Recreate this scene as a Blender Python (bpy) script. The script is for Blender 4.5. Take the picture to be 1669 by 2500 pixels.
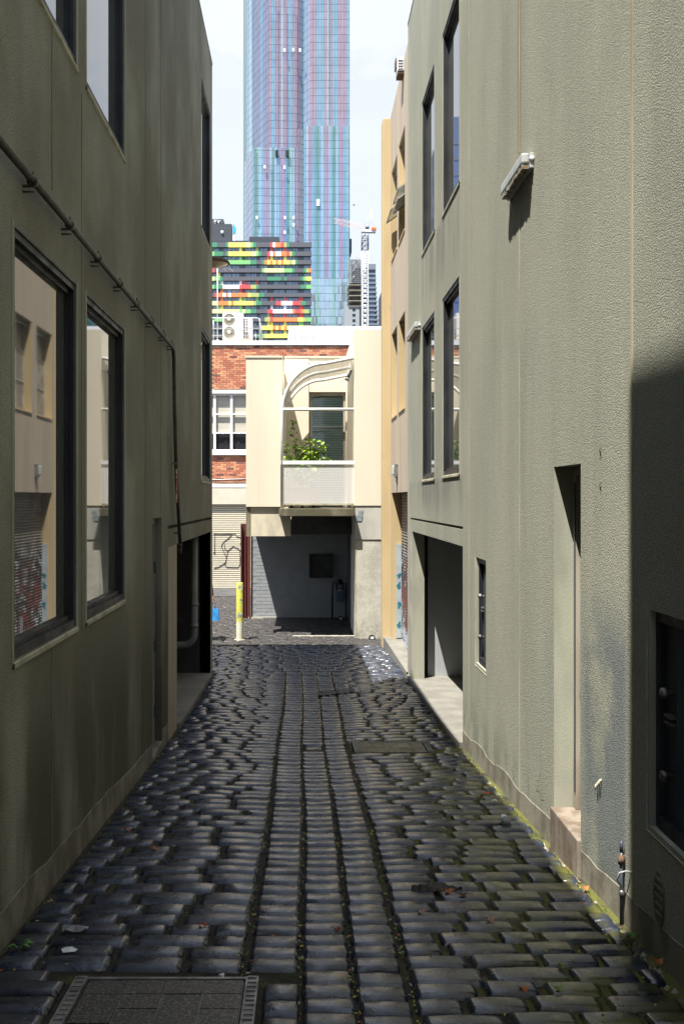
import bpy, bmesh, math, random
from mathutils import Vector, Matrix, noise as mnoise
random.seed(7)
S = bpy.context.scene
for o in list(bpy.data.objects): bpy.data.objects.remove(o, do_unlink=True)
COL = S.collection
# ------------------------------------------------------------------ camera
F = 2400.0; VPX = 738.0; VPY = 1217.0          # measured: focal length in px of the photo, vanishing point of the lane
cam = bpy.data.cameras.new('camera'); camo = bpy.data.objects.new('camera', cam); COL.objects.link(camo)
S.camera = camo
camo.location = (0, 0, 0); camo.rotation_euler = (math.radians(90), 0, 0)
cam.sensor_fit = 'VERTICAL'; cam.sensor_height = 36.0; cam.lens = 36.0*F/2500.0
cam.shift_x = (834.5-VPX)/2500.0; cam.shift_y = -(1250-VPY)/2500.0
cam.clip_start = 0.05; cam.clip_end = 6000
# ------------------------------------------------------------------ world, sun, exposure
SUN = Vector((1.0, 1.3, -3.9)).normalized()
ELEV = math.asin(-SUN.z); ROT = math.atan2(-SUN.x, -SUN.y)
W = bpy.data.worlds.new('World'); S.world = W; W.use_nodes = True
nt = W.node_tree; nt.nodes.clear(); N = nt.nodes.new; L = nt.links.new
out = N('ShaderNodeOutputWorld'); bg = N('ShaderNodeBackground'); sky = N('ShaderNodeTexSky')
sky.sky_type = 'NISHITA'; sky.sun_disc = False; sky.sun_elevation = ELEV; sky.sun_rotation = ROT % (2*math.pi)
sky.air_density = 1.0; sky.dust_density = 0.6; sky.ozone_density = 2.0
tc = N('ShaderNodeTexCoord'); mp = N('ShaderNodeMapping'); mp.inputs['Scale'].default_value = (1.0, 1.0, 2.2)
mp.inputs['Location'].default_value = (0.35, 0.9, 0.1); mp.inputs['Rotation'].default_value = (0, 0, math.radians(38))
n1 = N('ShaderNodeTexNoise'); n1.inputs['Scale'].default_value = 2.6; n1.inputs['Detail'].default_value = 7; n1.inputs['Roughness'].default_value = .52
rp = N('ShaderNodeValToRGB'); rp.color_ramp.elements[0].position = .40; rp.color_ramp.elements[1].position = .56
n2 = N('ShaderNodeTexNoise'); n2.inputs['Scale'].default_value = 5.0; n2.inputs['Detail'].default_value = 5
r2 = N('ShaderNodeMapRange'); r2.inputs['To Min'].default_value = .88; r2.inputs['To Max'].default_value = 1.06
CLOUD = 3.9
cl = N('ShaderNodeVectorMath'); cl.operation = 'SCALE'; cl.inputs[0].default_value = (CLOUD*.93, CLOUD*.985, CLOUD*1.07)
mx = N('ShaderNodeMix'); mx.data_type = 'RGBA'
# thin bright veil to the north (camera side), broken clouds elsewhere
sx = N('ShaderNodeSeparateXYZ'); vm = N('ShaderNodeMapRange'); vm.inputs['From Min'].default_value = -.2; vm.inputs['From Max'].default_value = .75
vm.inputs['To Min'].default_value = 0; vm.inputs['To Max'].default_value = .9
mxm = N('ShaderNodeMath'); mxm.operation = 'MAXIMUM'
L(tc.outputs['Generated'], mp.inputs[0]); L(mp.outputs[0], n1.inputs['Vector']); L(mp.outputs[0], n2.inputs['Vector'])
L(n1.outputs['Fac'], rp.inputs[0]); L(n2.outputs['Fac'], r2.inputs['Value']); L(r2.outputs[0], cl.inputs['Scale'])
L(tc.outputs['Generated'], sx.inputs[0]); L(sx.outputs['Y'], vm.inputs['Value'])
L(rp.outputs[0], mxm.inputs[0]); L(vm.outputs[0], mxm.inputs[1])
L(mxm.outputs[0], mx.inputs['Factor']); L(sky.outputs[0], mx.inputs[6]); L(cl.outputs[0], mx.inputs[7])
L(mx.outputs[2], bg.inputs[0]); bg.inputs[1].default_value = .1; L(bg.outputs[0], out.inputs[0])
sl = bpy.data.lights.new('sun', 'SUN'); sl.energy = 4.9; sl.angle = math.radians(.25); sl.color = (1, .94, .84)
so = bpy.data.objects.new('sun', sl); COL.objects.link(so); so.rotation_euler = SUN.to_track_quat('-Z', 'Y').to_euler(); so.location = (-20, -26, 80)
S.view_settings.view_transform = 'Standard'; S.view_settings.look = 'None'; S.view_settings.gamma = 1
S.view_settings.use_curve_mapping = False; S.view_settings.exposure = 1.42
S.render.engine = 'CYCLES'
try: S.cycles.max_bounces = 8; S.cycles.diffuse_bounces = 5; S.cycles.transparent_max_bounces = 12
except Exception: pass

# ------------------------------------------------------------------ helpers
def ml(o):
    try: return o.matrix_world
    except Exception: return Matrix()
def thing(name, label, cat, loc=(0,0,0), group=None, kind=None):
    o = bpy.data.objects.new(name, None); COL.objects.link(o); o.location = loc; o.empty_display_size = .2
    if label: o['label'] = label
    if cat: o['category'] = cat
    if group: o['group'] = group
    if kind: o['kind'] = kind
    return o
def tag(o, label=None, cat=None, group=None, kind=None):
    if label: o['label'] = label
    if cat: o['category'] = cat
    if group: o['group'] = group
    if kind: o['kind'] = kind
    return o
def root_loc(p):
    v = Vector((0,0,0))
    while p is not None: v = v + p.location; p = p.parent
    return v
def adopt(o, parent):
    """parent, keeping world coordinates (all parents are unrotated, unscaled)"""
    o.parent = parent; o.matrix_parent_inverse = Matrix.Identity(4)
    o.location = Vector(o.location) - root_loc(parent)
    return o
class MB:
    def __init__(s): s.v = []; s.f = []; s.m = []; s.sm = []
    def add(s, vs, fs, mi=0, smooth=False):
        b = len(s.v); s.v += [tuple(v) for v in vs]
        for f in fs: s.f.append(tuple(b+i for i in f)); s.m.append(mi); s.sm.append(smooth)
        return s
    def quad(s, a, b, c, d, mi=0): return s.add([a,b,c,d], [(0,1,2,3)], mi)
    def box(s, x0,x1,y0,y1,z0,z1, mi=0, bev=0):
        if x0>x1: x0,x1=x1,x0
        if y0>y1: y0,y1=y1,y0
        if z0>z1: z0,z1=z1,z0
        if bev<=0:
            v=[(x0,y0,z0),(x1,y0,z0),(x1,y1,z0),(x0,y1,z0),(x0,y0,z1),(x1,y0,z1),(x1,y1,z1),(x0,y1,z1)]
            return s.add(v,[(0,3,2,1),(4,5,6,7),(0,1,5,4),(1,2,6,5),(2,3,7,6),(3,0,4,7)],mi)
        bm=bmesh.new(); bmesh.ops.create_cube(bm,size=1)
        for q in bm.verts: q.co=((x0+x1)/2+q.co.x*(x1-x0),(y0+y1)/2+q.co.y*(y1-y0),(z0+z1)/2+q.co.z*(z1-z0))
        bmesh.ops.bevel(bm,geom=bm.edges[:],offset=bev,segments=2,affect='EDGES',profile=.6)
        bm.verts.index_update(); s.add([q.co[:] for q in bm.verts],[[q.index for q in f.verts] for f in bm.faces],mi,False); bm.free(); return s
    def tube(s, pts, r, n=10, mi=0, cap=True, smooth=True):
        pts=[Vector(p) for p in pts]; rs = r if isinstance(r,(list,tuple)) else [r]*len(pts)
        vs=[]; fs=[]; up=None
        for i,p in enumerate(pts):
            d=(pts[min(i+1,len(pts)-1)]-pts[max(i-1,0)]).normalized()
            if up is None: up = d.orthogonal().normalized()
            else:
                up = (up - d*up.dot(d));  up = up.normalized() if up.length>1e-6 else d.orthogonal().normalized()
            w=d.cross(up)
            for k in range(n):
                a=2*math.pi*k/n; vs.append(p+(up*math.cos(a)+w*math.sin(a))*rs[i])
        for i in range(len(pts)-1):
            for k in range(n): fs.append((i*n+k,i*n+(k+1)%n,(i+1)*n+(k+1)%n,(i+1)*n+k))
        s.add(vs,fs,mi,smooth)
        if cap:
            b=len(s.v)-len(vs); s.f.append(tuple(b+k for k in reversed(range(n)))); s.m.append(mi); s.sm.append(False)
            b=len(s.v)-n; s.f.append(tuple(b+k for k in range(n))); s.m.append(mi); s.sm.append(False)
        return s
    def lathe(s, c, prof, n=20, mi=0, axis='z'):
        vs=[];fs=[]
        for r,h in prof:
            for k in range(n):
                a=2*math.pi*k/n; x,y=r*math.cos(a),r*math.sin(a)
                vs.append({'z':(c[0]+x,c[1]+y,c[2]+h),'y':(c[0]+x,c[1]+h,c[2]+y),'x':(c[0]+h,c[1]+x,c[2]+y)}[axis])
        for i in range(len(prof)-1):
            for k in range(n): fs.append((i*n+k,i*n+(k+1)%n,(i+1)*n+(k+1)%n,(i+1)*n+k))
        return s.add(vs,fs,mi,True)
    def build(s, name, mats, parent=None, recalc=True):
        me=bpy.data.meshes.new(name); me.from_pydata(s.v,[],s.f)
        if not isinstance(mats,(list,tuple)): mats=[mats]
        for m in mats: me.materials.append(m)
        me.polygons.foreach_set('material_index',s.m); me.polygons.foreach_set('use_smooth',s.sm)
        if recalc:
            bm=bmesh.new(); bm.from_mesh(me); bmesh.ops.recalc_face_normals(bm,faces=bm.faces[:]); bm.to_mesh(me); bm.free()
        me.update(); o=bpy.data.objects.new(name,me); COL.objects.link(o)
        if parent is not None: adopt(o,parent)
        return o
def px(x, y, Y):
    return ((x-VPX)*Y/F, Y, (VPY-y)*Y/F)
def PX(x, Y): return (x-VPX)*Y/F
def PZ(y, Y): return (VPY-y)*Y/F
# --- ground level (relative to the camera's height): the lane falls away and flattens out
GP=[(-40,1.2),(-10,-.95),(0,-1.75),(4,-2.073),(7,-2.315),(10,-2.53),(12,-2.64),(15.3,-2.75),(20,-2.80),(24,-2.86),(34,-3.12),(60,-3.5)]
def gz(y):
    if y<=GP[0][0]: return GP[0][1]
    for (a,za),(b,zb) in zip(GP,GP[1:]):
        if y<=b: return za+(zb-za)*(y-a)/(b-a)
    return GP[-1][1]
def wall(mb, axis, P, a0,a1,z0,z1, holes, depth, mi=0, rmi=None, step=None):
    """vertical wall sheet on X=P ('x', runs along Y) or Y=P ('y', runs along X) with openings; reveals run to P+depth"""
    rmi = mi if rmi is None else rmi
    A=sorted(set([a0,a1]+[h[0] for h in holes]+[h[1] for h in holes])); Z=sorted(set([z0,z1]+[h[2] for h in holes]+[h[3] for h in holes]))
    A=[a for a in A if a0<=a<=a1]; Z=[z for z in Z if z0<=z<=z1]
    pt=(lambda a,z,p=P:(p,a,z)) if axis=='x' else (lambda a,z,p=P:(a,p,z))
    for i in range(len(A)-1):
        for j in range(len(Z)-1):
            ca,cz=(A[i]+A[i+1])/2,(Z[j]+Z[j+1])/2
            if any(h[0]<ca<h[1] and h[2]<cz<h[3] for h in holes): continue
            mb.quad(pt(A[i],Z[j]),pt(A[i+1],Z[j]),pt(A[i+1],Z[j+1]),pt(A[i],Z[j+1]),mi)
    for h in holes:
        d = h[4] if len(h)>4 else depth; q=P+d
        for (a,z),(b,w) in (((h[0],h[2]),(h[1],h[2])),((h[1],h[2]),(h[1],h[3])),((h[1],h[3]),(h[0],h[3])),((h[0],h[3]),(h[0],h[2]))):
            mb.quad(pt(a,z),pt(b,w),pt(b,w,q),pt(a,z,q),rmi)
    return mb
# ------------------------------------------------------------------ materials
MATS={}
def mat(name, col, rough=.75, metal=0.0, spec=.5, col2=None, nscale=3.0, nvec=(1,1,1), ramp=(.4,.62), bump=None, bump2=None, rough2=None, fine=None, coat=0, rnd=0, layers=()):
    """procedural Principled material. col2 mixed in by noise; bump=(scale,distance,strength); fine=(scale,amount) brightness grain;
    layers: list of (color, scale, vec, lo, hi, strength[, (axis,lo,hi)]) patches"""
    m=bpy.data.materials.new(name); m.use_nodes=True; t=m.node_tree; t.nodes.clear(); N=t.nodes.new; L=t.links.new
    o=N('ShaderNodeOutputMaterial'); p=N('ShaderNodeBsdfPrincipled'); L(p.outputs[0],o.inputs[0])
    p.inputs['Roughness'].default_value=rough; p.inputs['Metallic'].default_value=metal; p.inputs['Specular IOR Level'].default_value=spec
    if coat: p.inputs['Coat Weight'].default_value=coat; p.inputs['Coat Roughness'].default_value=.14
    g=N('ShaderNodeNewGeometry')
    def nz(scale,vec=(1,1,1),detail=4,rr=.55):
        mpn=N('ShaderNodeMapping'); mpn.inputs['Scale'].default_value=vec; L(g.outputs['Position'],mpn.inputs[0])
        n=N('ShaderNodeTexNoise'); n.inputs['Scale'].default_value=scale; n.inputs['Detail'].default_value=detail; n.inputs['Roughness'].default_value=rr
        L(mpn.outputs[0],n.inputs['Vector']); return n.outputs['Fac']
    def mr(v,a,b,c=0,d=1):
        q=N('ShaderNodeMapRange'); q.inputs['From Min'].default_value=a; q.inputs['From Max'].default_value=b; q.inputs['To Min'].default_value=c; q.inputs['To Max'].default_value=d
        q.interpolation_type='SMOOTHSTEP'; L(v,q.inputs['Value']); return q.outputs[0]
    def mth(op,a,b):
        q=N('ShaderNodeMath'); q.operation=op
        for i,x in enumerate((a,b)):
            if isinstance(x,(int,float)): q.inputs[i].default_value=x
            else: L(x,q.inputs[i])
        return q.outputs[0]
    def mixc(f,a,b):
        q=N('ShaderNodeMix'); q.data_type='RGBA'
        if isinstance(f,(int,float)): q.inputs['Factor'].default_value=f
        else: L(f,q.inputs['Factor'])
        for i,x in ((6,a),(7,b)):
            if isinstance(x,tuple): q.inputs[i].default_value=(*x[:3],1)
            else: L(x,q.inputs[i])
        return q.outputs[2]
    c=tuple(col)
    if col2: c=mixc(mr(nz(nscale,nvec),ramp[0],ramp[1]),tuple(col),tuple(col2))
    for ly in layers:
        f=mr(nz(ly[1],ly[2]),ly[3],ly[4],0,ly[5])
        if len(ly)>6:
            for (ax,lo,hi) in (ly[6] if isinstance(ly[6],list) else [ly[6]]):
                sp=N('ShaderNodeSeparateXYZ'); L(g.outputs['Position'],sp.inputs[0]); f=mth('MULTIPLY',f,mr(sp.outputs[ax],lo,hi) if lo<hi else mr(sp.outputs[ax],hi,lo,1,0))
        c=mixc(f,c,ly[0])
    if fine:
        q=N('ShaderNodeHueSaturation'); L(mr(nz(fine[0],(1,1,1),2),.3,.7,1-fine[1],1+fine[1]),q.inputs['Value'])
        if isinstance(c,tuple): q.inputs['Color'].default_value=(*c,1)
        else: L(c,q.inputs['Color'])
        c=q.outputs[0]
    if rnd:
        oi=N('ShaderNodeObjectInfo'); q=N('ShaderNodeHueSaturation'); r=N('ShaderNodeMapRange'); L(oi.outputs['Random'],r.inputs['Value'])
        r.inputs['To Min'].default_value=1-rnd; r.inputs['To Max'].default_value=1+rnd; L(r.outputs[0],q.inputs['Value'])
        if isinstance(c,tuple): q.inputs['Color'].default_value=(*c,1)
        else: L(c,q.inputs['Color'])
        c=q.outputs[0]
    if isinstance(c,tuple): p.inputs['Base Color'].default_value=(*c,1)
    else: L(c,p.inputs['Base Color'])
    if rough2 is not None: L(mr(nz(rough2[1]),.35,.65,rough,rough2[0]),p.inputs['Roughness'])
    nrm=None
    for b in (bump,bump2):
        if b:
            bn=N('ShaderNodeBump'); bn.inputs['Distance'].default_value=b[1]; bn.inputs['Strength'].default_value=b[2]
            L(nz(b[0],b[3] if len(b)>3 else (1,1,1),3),bn.inputs['Height'])
            if nrm: L(nrm,bn.inputs['Normal'])
            nrm=bn.outputs[0]
    if nrm: L(nrm,p.inputs['Normal'])
    m['_p']=p.name; MATS[name]=m
    return m
V1=(1,1,1); VS=(1,1,.07)
def stucco(name, extra=()):
    return mat(name,(.325,.332,.272),.92,spec=.2,col2=(.285,.292,.24),nscale=1.6,nvec=(1,1,.35),ramp=(.35,.7),
      bump=(120,.008,1.0),bump2=(45,.003,.4),fine=(95,.2),
      layers=[((.20,.215,.185),1.7,(1,1,.12),.50,.75,.4),((.38,.385,.31),2.9,(1,1,.05),.58,.78,.3),((.23,.24,.23),.5,(1,1,.8),.5,.7,.35)]+list(extra))
M_OLR=stucco('olive_stucco_weathered',[((.12,.145,.16),1.9,(1,1,.8),.30,.52,.75,[('Y',4.9,5.05),('Y',6.0,5.6),('Z',-.35,-.9)]),
      ((.14,.145,.14),1.1,(1,1,.5),.35,.6,.5,[('Y',9.9,10.3),('Z',.27,.2),('Z',-.3,.1)]),
      ((.13,.14,.135),2.6,(1,1,.1),.38,.62,.6,[('Y',12.15,12.3),('Y',13.6,13.45),('Z',.26,.18),('Z',-.3,.1)]),((.14,.15,.14),2.6,(1,1,.1),.38,.62,.55,[('Y',10.2,10.4),('Y',13.6,13.4),('Z',3.33,3.2),('Z',2.35,2.9)]),((.20,.13,.05),3,(1,1,.12),.25,.6,.6,[('Y',7.36,7.42),('Y',7.56,7.46),('Z',2.4,2.8)]),
      ((.10,.115,.07),4,(1,1,.6),.4,.6,.5,[('Z',-1.75,-2.3)])])
M_OLL=stucco('olive_stucco_grime_vignette',[((.155,.14,.105),.9,(1,1,.8),.28,.60,.7),((.075,.07,.05),1.6,(1,1,.3),.28,.5,.8,[('Z',-.5,-1.7)])])  # brown grime overall; the darker foot is vignette shading painted into the colour
M_OLS=mat('smooth_olive_render',(.33,.335,.27),.85,col2=(.26,.265,.215),nscale=4,nvec=(1,1,.3),bump=(60,.002,.5))
M_JOINT=mat('pale_joint_sealant',(.40,.38,.26),.8,col2=(.30,.27,.17),nscale=5,nvec=(1,1,.4))
M_PLIN=mat('stained_plinth_render',(.21,.20,.16),.9,col2=(.12,.11,.085),nscale=5,nvec=(1,1,.6),bump=(40,.004,.6),fine=(50,.1))
M_SILL=mat('cream_sill_render',(.42,.40,.30),.8,col2=(.28,.26,.19),nscale=6,bump=(50,.002,.5))
M_BLACK=mat('black_anodised_frame',(.012,.013,.016),.42,metal=.2,col2=(.022,.024,.03),nscale=5,nvec=(1,1,.2),rough2=(.6,6))
M_DARKMETAL=mat('dark_blue_steel',(.045,.055,.075),.45,metal=.3,col2=(.07,.08,.10),nscale=7,nvec=(1,1,.3),bump=(30,.001,.4))
M_GLASS=mat('tinted_window_glass',(.035,.038,.04),.012,spec=1.0,rough2=(.03,2.5),bump=(.9,.0005,.3)); 
def setp(m,**k):
    p=m.node_tree.nodes[m['_p']]
    for a,b in k.items(): p.inputs[a.replace('_',' ')].default_value=b
    return m
setp(M_GLASS,IOR=2.1,Metallic=.12)
M_GLASS.node_tree.nodes[M_GLASS['_p']].inputs['Base Color'].default_value=(.5,.53,.52,1)
setp(M_GLASS,Metallic=.22); M_GLASS.node_tree.nodes[M_GLASS['_p']].inputs['Base Color'].default_value=(.10,.11,.11,1)
M_CONC=mat('weathered_concrete',(.36,.35,.30),.9,col2=(.27,.26,.22),nscale=2.5,bump=(40,.004,.6),fine=(35,.12),layers=[((.16,.145,.10),3.5,(1,1,.4),.58,.75,.6),((.45,.42,.34),1.8,(1,1,.3),.55,.7,.5)])
M_CONCD=mat('dark_mossy_concrete',(.14,.125,.08),.95,col2=(.21,.19,.13),nscale=6,nvec=(1,1,.3),bump=(50,.006,.8),fine=(60,.2))
M_FLOOR=mat('grey_concrete_floor',(.19,.185,.165),.8,col2=(.145,.14,.125),nscale=2.2,bump=(30,.002,.4),fine=(40,.08))
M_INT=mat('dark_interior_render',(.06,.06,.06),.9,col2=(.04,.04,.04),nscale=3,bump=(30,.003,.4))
M_INTG=mat('grey_painted_panel',(.36,.38,.39),.7,col2=(.30,.32,.33),nscale=2,nvec=(1,1,.4))
M_BEIGE=mat('beige_render',(.43,.36,.28),.9,col2=(.37,.31,.24),nscale=2,nvec=(1,1,.15),bump=(30,.003,.5),layers=[((.22,.19,.15),2.8,VS,.55,.75,.55,('Z',3.5,7.2))])
M_YELL=mat('yellow_ochre_paint',(.50,.385,.21),.85,col2=(.43,.33,.18),nscale=1.6,nvec=(1,1,.2),bump=(20,.004,.5),layers=[((.30,.25,.17),5,(1,1,.3),.62,.75,.6)])
M_CREAM=mat('cream_panel_paint',(.68,.63,.515),.7,col2=(.64,.59,.48),nscale=1.2,nvec=(1,1,.2),bump=(25,.001,.3),layers=[((.45,.38,.25),3,(2,2,.1),.62,.8,.35)])
M_WHITE=mat('white_paint',(.74,.75,.76),.45,col2=(.70,.71,.72),nscale=4,fine=(12,.03))
M_WSTEEL=mat('white_steel_tube',(.75,.75,.74),.4,col2=(.66,.66,.64),nscale=6)
M_ROOF=mat('pale_metal_roof',(.30,.32,.35),.4,metal=.2,col2=(.28,.29,.32),nscale=1.2)
M_GUTTER=mat('white_gutter',(.74,.77,.82),.4,col2=(.68,.71,.76),nscale=1)
M_MORT=mat('mortar',(.52,.42,.32),.95,bump=(60,.003,.5))
M_REDST=mat('rust_red_steel',(.13,.028,.022),.55,col2=(.085,.02,.018),nscale=3,nvec=(1,1,.15))
M_PIPE=mat('dark_brown_pipe',(.03,.024,.02),.5,col2=(.06,.05,.04),nscale=9,layers=[((.30,.16,.11),2.3,(1,1,1),.66,.7,.8)])
M_CLAMP=mat('galvanised_clamp',(.22,.22,.21),.45,metal=.7,col2=(.05,.04,.035),nscale=12)
M_PVC=mat('grey_pvc_pipe',(.26,.26,.25),.55,col2=(.2,.2,.19),nscale=4)
M_LILAC=mat('lilac_grey_door_paint',(.28,.28,.33),.5,col2=(.22,.22,.26),nscale=4,nvec=(1,1,.2))
M_GREIGE=mat('grey_beige_door_paint',(.33,.31,.26),.7,col2=(.24,.22,.18),nscale=3,nvec=(1,1,.2),layers=[((.06,.06,.07),4,(1,1,.5),.6,.7,.7),((.13,.09,.06),3,(1,1,.4),.35,.6,.9,('Z',-1.55,-1.95))])
M_RUSTST=mat('brown_stained_step',(.13,.10,.075),.85,col2=(.21,.18,.145),nscale=6,nvec=(1,1,.5),bump=(30,.004,.6),layers=[((.08,.05,.035),5,(1,1,.4),.5,.7,.8)])
M_LGREY=mat('grey_lamp_plastic',(.42,.44,.44),.4,col2=(.36,.38,.37),nscale=12)
M_DIFF=mat('dirty_lamp_diffuser',(.30,.30,.25),.5,col2=(.16,.10,.05),nscale=30,bump=(80,.003,.8))
M_GRIME=mat('brown_grime',(.085,.05,.028),.9,col2=(.16,.10,.06),nscale=45,bump=(90,.006,1))
M_SOIL=mat('joint_soil',(.014,.012,.008),.92,col2=(.028,.023,.014),nscale=9,bump=(45,.012,1),fine=(120,.35),layers=[((.085,.088,.014),3.6,V1,.40,.52,.95,[('X',.2,.9),('Y',13.0,11.5)]),((.055,.065,.012),4.2,V1,.56,.64,.7)])
M_STONE=mat('wet_bluestone',(.011,.018,.038),.19,spec=.85,coat=.2,col2=(.020,.029,.050),nscale=5,rough2=(.42,9),rnd=.35,bump=(22,.005,.5),bump2=(110,.0014,.7),
   layers=[((.018,.018,.02),42,(1,1,1),.63,.67,.8),((.10,.085,.055),7,V1,.58,.7,.5,('X',.3,.9)),((.080,.084,.016),3.2,V1,.46,.56,.9,[('X',.7,1.25),('Y',12.8,11.0)]),((.07,.075,.08),60,V1,.62,.68,.5)])
M_STONED=mat('worn_dry_cobble',(.024,.023,.025),.5,spec=.4,col2=(.042,.039,.038),nscale=5,rough2=(.8,6),bump=(40,.005,.8),fine=(50,.2),layers=[((.15,.14,.12),9,V1,.62,.68,.6),((.02,.02,.02),26,V1,.63,.67,.7)])
M_ASPH=mat('asphalt',(.05,.05,.052),.85,col2=(.07,.07,.07),nscale=2,fine=(60,.3),bump=(60,.004,.6))
M_STEEL=mat('worn_cast_iron',(.15,.15,.148),.36,metal=.5,col2=(.26,.26,.25),nscale=14,rough2=(.6,9),bump=(70,.002,.6))
M_SPECK=mat('speckled_concrete_infill',(.030,.027,.025),.45,col2=(.13,.12,.105),nscale=75,ramp=(.5,.6),bump=(80,.004,.8))
M_TANB=mat('tan_paver',(.27,.235,.165),.75,col2=(.19,.17,.12),nscale=12,bump=(60,.003,.6),rnd=.3)
def glassy(name,c,metal=.55,r=.06): return mat(name,c,r,metal=metal,spec=.8)
# ================================================================== GROUND
big=MB().quad((-2500,-2500,-4.6),(2500,-2500,-4.6),(2500,4000,-4.6),(-2500,4000,-4.6)).build('ground',M_ASPH); tag(big,kind='structure')
# lane bed (soil and mortar between the setts); slightly dished towards the middle
def dish(x,y=5): return -.018*math.exp(-((x-.1)/.45)**2)*max(0,min(1,(15.5-y)/1.5)) if -1.42<x<1.64 else 0
mb=MB(); ys=[-14+i*.5 for i in range(100)]; xs=[-1.5+i*.12 for i in range(28)]
def bedz(x,y): return gz(y)-.014+dish(x,y)+.006*mnoise.noise(Vector((x*3,y*3,0)))
vs=[(x,y,bedz(x,y)) for y in [-14+i*.25 for i in range(120)] for x in xs]; nx=len(xs)
mb.add(vs,[(j*nx+i,j*nx+i+1,(j+1)*nx+i+1,(j+1)*nx+i) for j in range(119) for i in range(nx-1)],0,True)
lane=mb.build('lane',M_SOIL); tag(lane,kind='structure')
mb=MB(); ys=[15.75+i*.5 for i in range(32)]; xs=[-16+i*.9 for i in range(20)]+[1.85,4]; nx=len(xs)
mb.add([(x,y,gz(y)-.014) for y in ys for x in xs],[(j*nx+i,j*nx+i+1,(j+1)*nx+i+1,(j+1)*nx+i) for j in range(len(ys)-1) for i in range(nx-1)],0,True)
yard=mb.build('yard',M_SOIL); tag(yard,kind='structure')
mb=MB().quad((-16,30.2,gz(30.2)+.012),(4,30.2,gz(30.2)+.012),(4,34.4,gz(34.4)+.012),(-16,34.4,gz(34.4)+.012)); st=mb.build('street',M_ASPH); tag(st,kind='structure')
# setts
def stone_mesh(seed):
    r=random.Random(seed); us=[-1,-.955,-.80,.0,.80,.955,1]; vv=[-1,-.91,-.58,.58,.91,1]; V=[];Fc=[]
    j4=[r.uniform(-.03,.03) for _ in range(8)]; jx=[[(j4[0]*(1-v)+j4[1]*(1+v))*.5*(1 if u>0 else .6)+r.uniform(-.012,.012) for u in us] for v in vv]; jy=[[(j4[2]*(1-u)+j4[3]*(1+u))*.5*(1 if v>0 else -.8)+j4[4]*(1-u*u)*.5+r.uniform(-.012,.012) for u in us] for v in vv]; tx,ty=r.uniform(-.004,.004),r.uniform(-.004,.004)
    for j,v in enumerate(vv):
        for i,u in enumerate(us):
            c=.93 if (abs(u)==1 and abs(v)==1) else 1
            z=.012*(1-(abs(u)**3*.75+v*v*.95)/1.7)+tx*u*.5+ty*v*.4+r.uniform(-.0015,.0015)
            if abs(u)==1 or abs(v)==1: z=-.024
            elif abs(u)>.9 or abs(v)>.9: z-=.004
            if abs(u)>.9 and abs(v)>.9 and abs(u)<1 and abs(v)<1: z-=.003; c=.98
            V.append((u*.5*c+jx[j][i]*.3,v*.5*c+jy[j][i]+.012*math.sin(3*u+seed),z))
    n=len(us)
    for j in range(len(vv)-1):
        for i in range(n-1): Fc.append((j*n+i,j*n+i+1,(j+1)*n+i+1,(j+1)*n+i))
    return V,Fc
SM=[stone_mesh(i) for i in range(10)]
SME=[]
for V,Fc in SM:
    me=bpy.data.meshes.new('cobblestone'); me.from_pydata(V,[],Fc); me.materials.append(M_STONE); me.polygons.foreach_set('use_smooth',[True]*len(Fc)); me.update(); SME.append(me)
stones=[]   # (x,y,w,d,rot,z)
GR1=(-.99,-.19,3.0,4.31)        # infilled access cover near left
GR2=(.52,1.30,9.72,10.30)       # infilled drain cover
def blocked(x,y,w,d):
    for g in (GR1,GR2,(.03,.2,9.95,10.1)):
        if x+w/2>g[0] and x-w/2<g[1] and y+d/2>g[2] and y-d/2<g[3]: return True
    return False
y=1.2; row=0
while y<15.6:
    d=random.uniform(.135,.185)
    for a,b in ((-.245,0.0),(.0,.232),(.232,.46)):
        w=(b-a)-random.uniform(.006,.016); dd=d+random.uniform(-.008,.008)
        stones.append([(a+b)/2+random.uniform(-.004,.004)+.008*math.sin(y*1.1),y+random.uniform(-.004,.004)+(.03 if a==0 else 0),w,dd-random.uniform(.001,.008),random.uniform(-.03,.03)])
    for side in (-1,1):
        x=(-.250 if side<0 else .466)
        lim=-1.40 if side<0 else 1.60
        while True:
            w=random.choice([.20,.27,.30,.33,.36]) + random.uniform(-.02,.03)
            x2=x+side*w
            if side<0 and x2<lim: 
                if x-lim<.09: break
                x2=lim
            if side>0 and x2>lim:
                if lim-x<.09: break
                x2=lim
            g=random.uniform(.010,.040)
            stones.append([(x+x2)/2+.008*math.sin(y*1.1),y+random.uniform(-.005,.005)-.02*math.sin(x*2.2+y*.6),abs(x2-x)-g,d-random.uniform(.001,.012),random.uniform(-.025,.025)])
            x=x2
            if x==lim: break
    y+=d; row+=1
n_lane=len(stones)
y=15.75
while y<30.2:
    d=random.uniform(.15,.19); x=-7.5+random.uniform(0,.2)
    xr=1.6 if y<19.8 else 1.55
    sl_=.05*math.sin(y*.9)
    while x<xr:
        w=random.uniform(.2,.36); stones.append([x+w/2,y+random.uniform(-.012,.012)+sl_*x*.3,w-.03,d-.024,random.uniform(-.05,.05)]); x+=w
    y+=d
stones=[s for s in stones if not blocked(s[0],s[1],s[2]*.8,s[3]*.8) and not (2.95<s[1]<4.26 and s[0]<-.0)]
yy=2.98
while yy<4.24: stones.append([-.090,yy+.08,.155,.152,random.uniform(-.02,.02)]); yy+=.163
yy=2.98
while yy<4.24: stones.append([-1.20,yy+.08,.36,.150,random.uniform(-.02,.02)]); yy+=.163
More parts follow.
